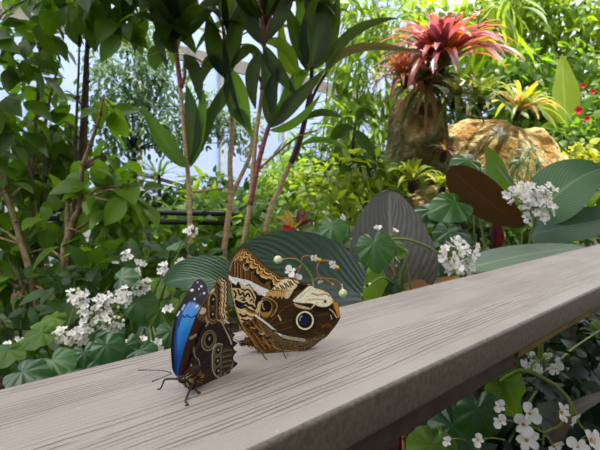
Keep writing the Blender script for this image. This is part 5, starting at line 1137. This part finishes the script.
bleaf(b5, L_bego, 455, 202, 1.08, .062, V(-.8, -.3, -.3), V(.0, -.7, .75), f + V(0, 0, .2), M_stemdk); bleaf(b5, L_begd, 448, 232, 1.02, .06, V(.7, -.5, -.3), V(.1, -.6, .8), f + V(0, 0, .2)); bleaf(b5, L_begd, 425, 275, .9, .045, V(.2, -.5, -.5), V(.0, -.6, .8), f + V(0, 0, .2)); bleaf(b5, L_begd, 432, 210, 1.1, .05, V(-.6, -.5, -.3), V(.0, -.6, .8), f + V(0, 0, .2)); bleaf(b5, L_bego, 468, 160, 1.2, .05, V(-.5, -.5, .2), V(-.1, -.7, .7), f + V(0, 0, .3)); bleaf(b5, L_begd, 440, 262, .92, .04, V(.5, -.5, -.5), V(.0, -.6, .8), f + V(0, 0, .2))
stalk(b5, [f, P(520, 300, 1.1), P(530, 240, 1.06), P(536, 222, 1.05)], .003, M_stem)
cluster(b5, 538, 208, 1.04, 15, 15, 30, .0135, P(534, 226, 1.05), .08); cluster(b5, 518, 196, 1.04, 14, 10, 20, .0125, P(530, 222, 1.05), .12); cluster(b5, 528, 188, 1.04, 14, 7, 10, .011, P(531, 215, 1.05), .1); cluster(b5, 545, 192, 1.04, 9, 8, 8, .0115, P(534, 215, 1.05), .1)
b6 = plant('begonia', 'far begonia with one small white head against the tan boulder', 'begonia', rail_foot(478, 1.5)); f = rail_foot(478, 1.5)
stalk(b6, [f, P(474, 230, 1.5), P(475, 165, 1.48), P(482, 148, 1.46), P(490, 136, 1.45)], .0028, M_stem); cluster(b6, 497, 132, 1.45, 9, 6, 11, .010, P(490, 137, 1.45), .1)
bleaf(b6, L_bego, 470, 165, 1.46, .04, V(-.8, -.3, .3), V(-.1, -.7, .7), P(474, 200, 1.5)); bleaf(b6, L_bego, 482, 172, 1.44, .03, V(.6, -.3, -.5), V(.1, -.8, .5), P(474, 200, 1.5))
b7 = plant('begonia', 'begonia with large open white flowers hanging below the rail at the lower right', 'begonia', rail_foot(470, .75)); f = rail_foot(470, .75)
Z7 = .56
for x, y, Z, R, mt, td, nn in ((478, 408, .58, .038, L_begd, V(.0, -.2, -1), V(-.3, -.9, .3)), (505, 385, .62, .045, L_mid, V(.5, -.2, -.6), V(.3, -.9, .3)), (432, 445, .56, .04, L_mid, V(-.3, -.3, -.6), V(-.2, -.8, .5)), (452, 425, .62, .04, L_begd, V(-.5, -.3, -.6), V(-.2, -.8, .5)), (600, 330, 1.2, .04, L_mid, V(1, -.2, -.1), V(0, -.7, .7))):
    bleaf(b7, mt, x, y, Z, R, td, nn, f + V(0, 0, .1))
stalk(b7, [f, P(445, 470, .6), P(440, 430, .6), P(438, 425, .6)], .003, M_stem)
stalk(b7, W((515, 372, .60), (528, 371, .58), (550, 382, .56), (566, 396, .56), (573, 408, .56)), .0026, M_stem)
stalk(b7, [f, P(480, 420, .66), P(498, 385, .63), P(515, 372, .60)], .003, M_stem)
hub7 = P(545, 420, Z7); stalk(b7, W((573, 408, Z7), (560, 425, Z7), (545, 433, Z7), (543, 445, Z7)), .0016, M_stem); stalk(b7, W((545, 433, Z7), (535, 428, Z7), (528, 420, Z7)), .0013, M_stem); stalk(b7, W((573, 408, Z7), (580, 425, Z7), (592, 436, Z7)), .0016, M_stem)
def seven(x, y, me, r, face, b=(545, 430)):
    mb = MB(); tube(mb, [P(*b, Z7), P((x + b[0]) / 2, (y + b[1]) / 2 - 2, Z7), P(x, y, Z7)], .0009, 6, sub=4); s = mb.build('flower_stalk', M_stem, b7); put_flower(me, s, P(x, y, Z7 - .002), face, r)
for x, y, i, r, fc, b in ((529, 413, 1, .0150, V(.2, -.9, .3), (540, 430)), (523, 424, 2, .0150, V(-.3, -.9, .2), (538, 430)), (526, 440, 3, .0165, V(-.1, -.8, .5), (543, 440)), (560, 412, 4, .0155, V(.5, -.8, .3), (570, 410)), (572, 418, 1, .0140, V(.6, -.7, -.3), (573, 408)), (553, 445, 2, .013, V(.1, -.8, -.3), (545, 436)), (590, 440, 3, .0165, V(.3, -.8, .4), (590, 436)), (578, 446, 1, .014, V(-.4, -.8, .3), (586, 436)), (598, 446, 0, .015, V(.3, -.8, .3), (592, 436)), (500, 406, 1, .009, V(-.4, -.8, .3), (520, 420)), (500, 421, 2, .010, V(-.4, -.8, .3), (520, 424)), (478, 440, 2, .009, V(-.3, -.8, .3), (505, 440)), (447, 441, 1, .007, V(-.3, -.8, .3), (465, 440))):
    seven(x, y, FL[i], r, fc, b)
cluster(b7, 543, 362, .64, 15, 10, 13, .0105, P(530, 371, .58), .5)
br = plant('brown_leaf_plant', 'plant with a brown strap leaf arching up at the lower right corner', 'plant', rail_foot(560, .7)); f = rail_foot(560, .7)
big_leaf(br, L_bronze, P(560, 470, .66), P(563, 420, .68), P(622, 390, .76), .030, V(.5, -.5, .75), None, [f, P(558, 520, .66)], M_stemdk, .005, prof=w_strap, nl=20, nw=6, fold=.3)
filler('undergrowth coloured very dark for the shade below the rail at the lower right', 540, 400, 1.0, [(500, 400, 1.0, .1), (550, 390, 1.05, .1), (590, 380, 1.2, .1), (540, 440, .95, .1), (480, 450, .9, .1), (600, 430, 1.0, .12), (580, 345, 1.4, .1), (440, 460, .85, .08), (610, 330, 1.6, .12), (520, 390, .85, .06), (560, 400, .9, .07)], 560, .06, L_shade)

# ------------------------------------------------------------------ unseen trees added overhead to keep the sun off the rail and shrubs
def canopy(label, foot, top, blobs, n):
    root = thing('added_shade_canopy', label, 'tree', tuple(foot)); mb = MB(); tube(mb, [foot, (foot + top) / 2 + V(.1, 0, 0), top], [.09, .07, .04], 10, sub=5); mb.build('trunk', M_bark, root)
    for c, r in blobs:
        mb = MB(); tube(mb, [top - V(0, 0, .3), (top + c) / 2 + V(0, 0, .12), c], [.03, .02, .008], 6, sub=4); mb.build('branch', M_bark, root)
    mb = MB(); scatter(mb, blobs, n, .2, prof=w_ovate, nl=4, nw=2, wid=.6, fold=.2, droop=.2); mb.build('foliage', L_deep, root)
canopy('unseen tree added to shade the rail', at_ground(2.7, 1.0), V(1.8, .8, 3.3), [(V(x, y, 3.0 + .1 * ((i * 7) % 3)), .42) for i, (x, y) in enumerate([(a, b) for a in (.1, .55, 1.0, 1.45, 1.9, 2.3) for b in (-.1, .4, .85, 1.25)] + [(.85, .3), (1.15, .45), (1.3, .65), (.9, .6), (1.6, .5), (1.9, .6), (.25, .5), (-.2, .35), (-.2, .7), (.35, .2)])], 2700)
canopy('unseen tree added to shade the left shrubs', at_ground(-2.6, 1.6), V(-1.2, 1.6, 3.3), [(V(x, y, 3.2 + .1 * ((i * 5) % 3)), .38) for i, (x, y) in enumerate([(a, b) for a in (-1.1, -.65, -.2, .25, .6) for b in (.9, 1.4, 1.85)])], 700)

# unseen hedges added behind the viewer to cut light from that side
for lab, cx in (('unseen hedge added behind the viewer to cut front light, on the left', -1.3), ('unseen hedge added behind the viewer to cut front light, in the middle', .2), ('unseen hedge added behind the viewer to cut front light, on the right', 1.7)):
    c0 = V(cx, -1.6 + .55 * (cx + 1.3), 0); ft = at_ground(c0[0], c0[1])
    shrub('hedge', lab, 'hedge', ft, [[ft - V(0, 0, .1)] + [c0 + V(0, 0, z) for z in (1.2, 2.6)]], [(c0 + V(rng.uniform(-.6, .6), rng.uniform(-.15, .15), z), .42) for z in (1.15, 1.1, 1.2, 1.5, 1.8, 2.1, 2.4, 1.1, 1.6, 2.2, 2.7, 3.0, 3.3)], 950, .17, L_deep, M_barkd, r0=.03, twigs=8, prof=w_ovate, nl=3, nw=2, wid=.6)

mb = MB()
for _ in range(2600):
    x, y = nrng.uniform(-1.8, 2.2), nrng.uniform(.45, 4.0); q = V(x, y, ground_z(x, y) + abs(nrng.normal()) * .07)
    leaf(mb, q, rvec() + V(0, 0, .3), V(0, 0, 1) + .5 * rvec(), nrng.uniform(.05, .1), prof=w_ovate, nl=3, nw=2, wid=.55)
o = mb.build('ground_cover', L_deep, None); tag(o, 'low green ground cover over the dark soil of the bed', 'ground cover', None, 'stuff')
# ------------------------------------------------------------------ light, sky, camera
w = bpy.data.worlds.new('sky'); scene.world = w; w.use_nodes = True
t = w.node_tree; t.nodes.clear()
out = t.nodes.new('ShaderNodeOutputWorld'); bg = t.nodes.new('ShaderNodeBackground')
tc = t.nodes.new('ShaderNodeTexCoord'); sx = t.nodes.new('ShaderNodeSeparateXYZ'); t.links.new(tc.outputs['Generated'], sx.inputs[0])
rm = t.nodes.new('ShaderNodeValToRGB'); t.links.new(sx.outputs[2], rm.inputs[0])
e = rm.color_ramp.elements; e[0].position = 0.0; e[0].color = (0.44, 0.48, 0.56, 1); e[1].position = 0.35; e[1].color = (0.70, 0.76, 0.90, 1); e2 = e.new(0.8); e2.color = (2.9, 2.85, 2.78, 1)
t.links.new(rm.outputs[0], bg.inputs[0]); bg.inputs[1].default_value = SKY
t.links.new(bg.outputs[0], out.inputs[0])
sun = bpy.data.lights.new('sun', 'SUN'); sun.energy = SUN; sun.angle = math.radians(1.2); sun.color = (1.0, 0.93, 0.78)
so = bpy.data.objects.new('sun', sun); COL.objects.link(so)
so.rotation_euler = Vector(SUNDIR).to_track_quat('Z', 'Y').to_euler()
cam = bpy.data.cameras.new('camera'); co = bpy.data.objects.new('camera', cam); COL.objects.link(co)
cam.sensor_width = 36; cam.lens = FPX / 600 * 36; cam.clip_start = 0.01; cam.clip_end = 200
cam.dof.use_dof = True; cam.dof.focus_distance = 0.30; cam.dof.aperture_fstop = 27
co.location = (0, 0, CZ); co.rotation_euler = (math.pi / 2 - PIT, 0, 0)
scene.camera = co
scene.view_settings.view_transform = 'Standard'; scene.view_settings.look = 'None'; scene.view_settings.gamma = 1; scene.view_settings.use_curve_mapping = False
scene.view_settings.exposure = EXPO
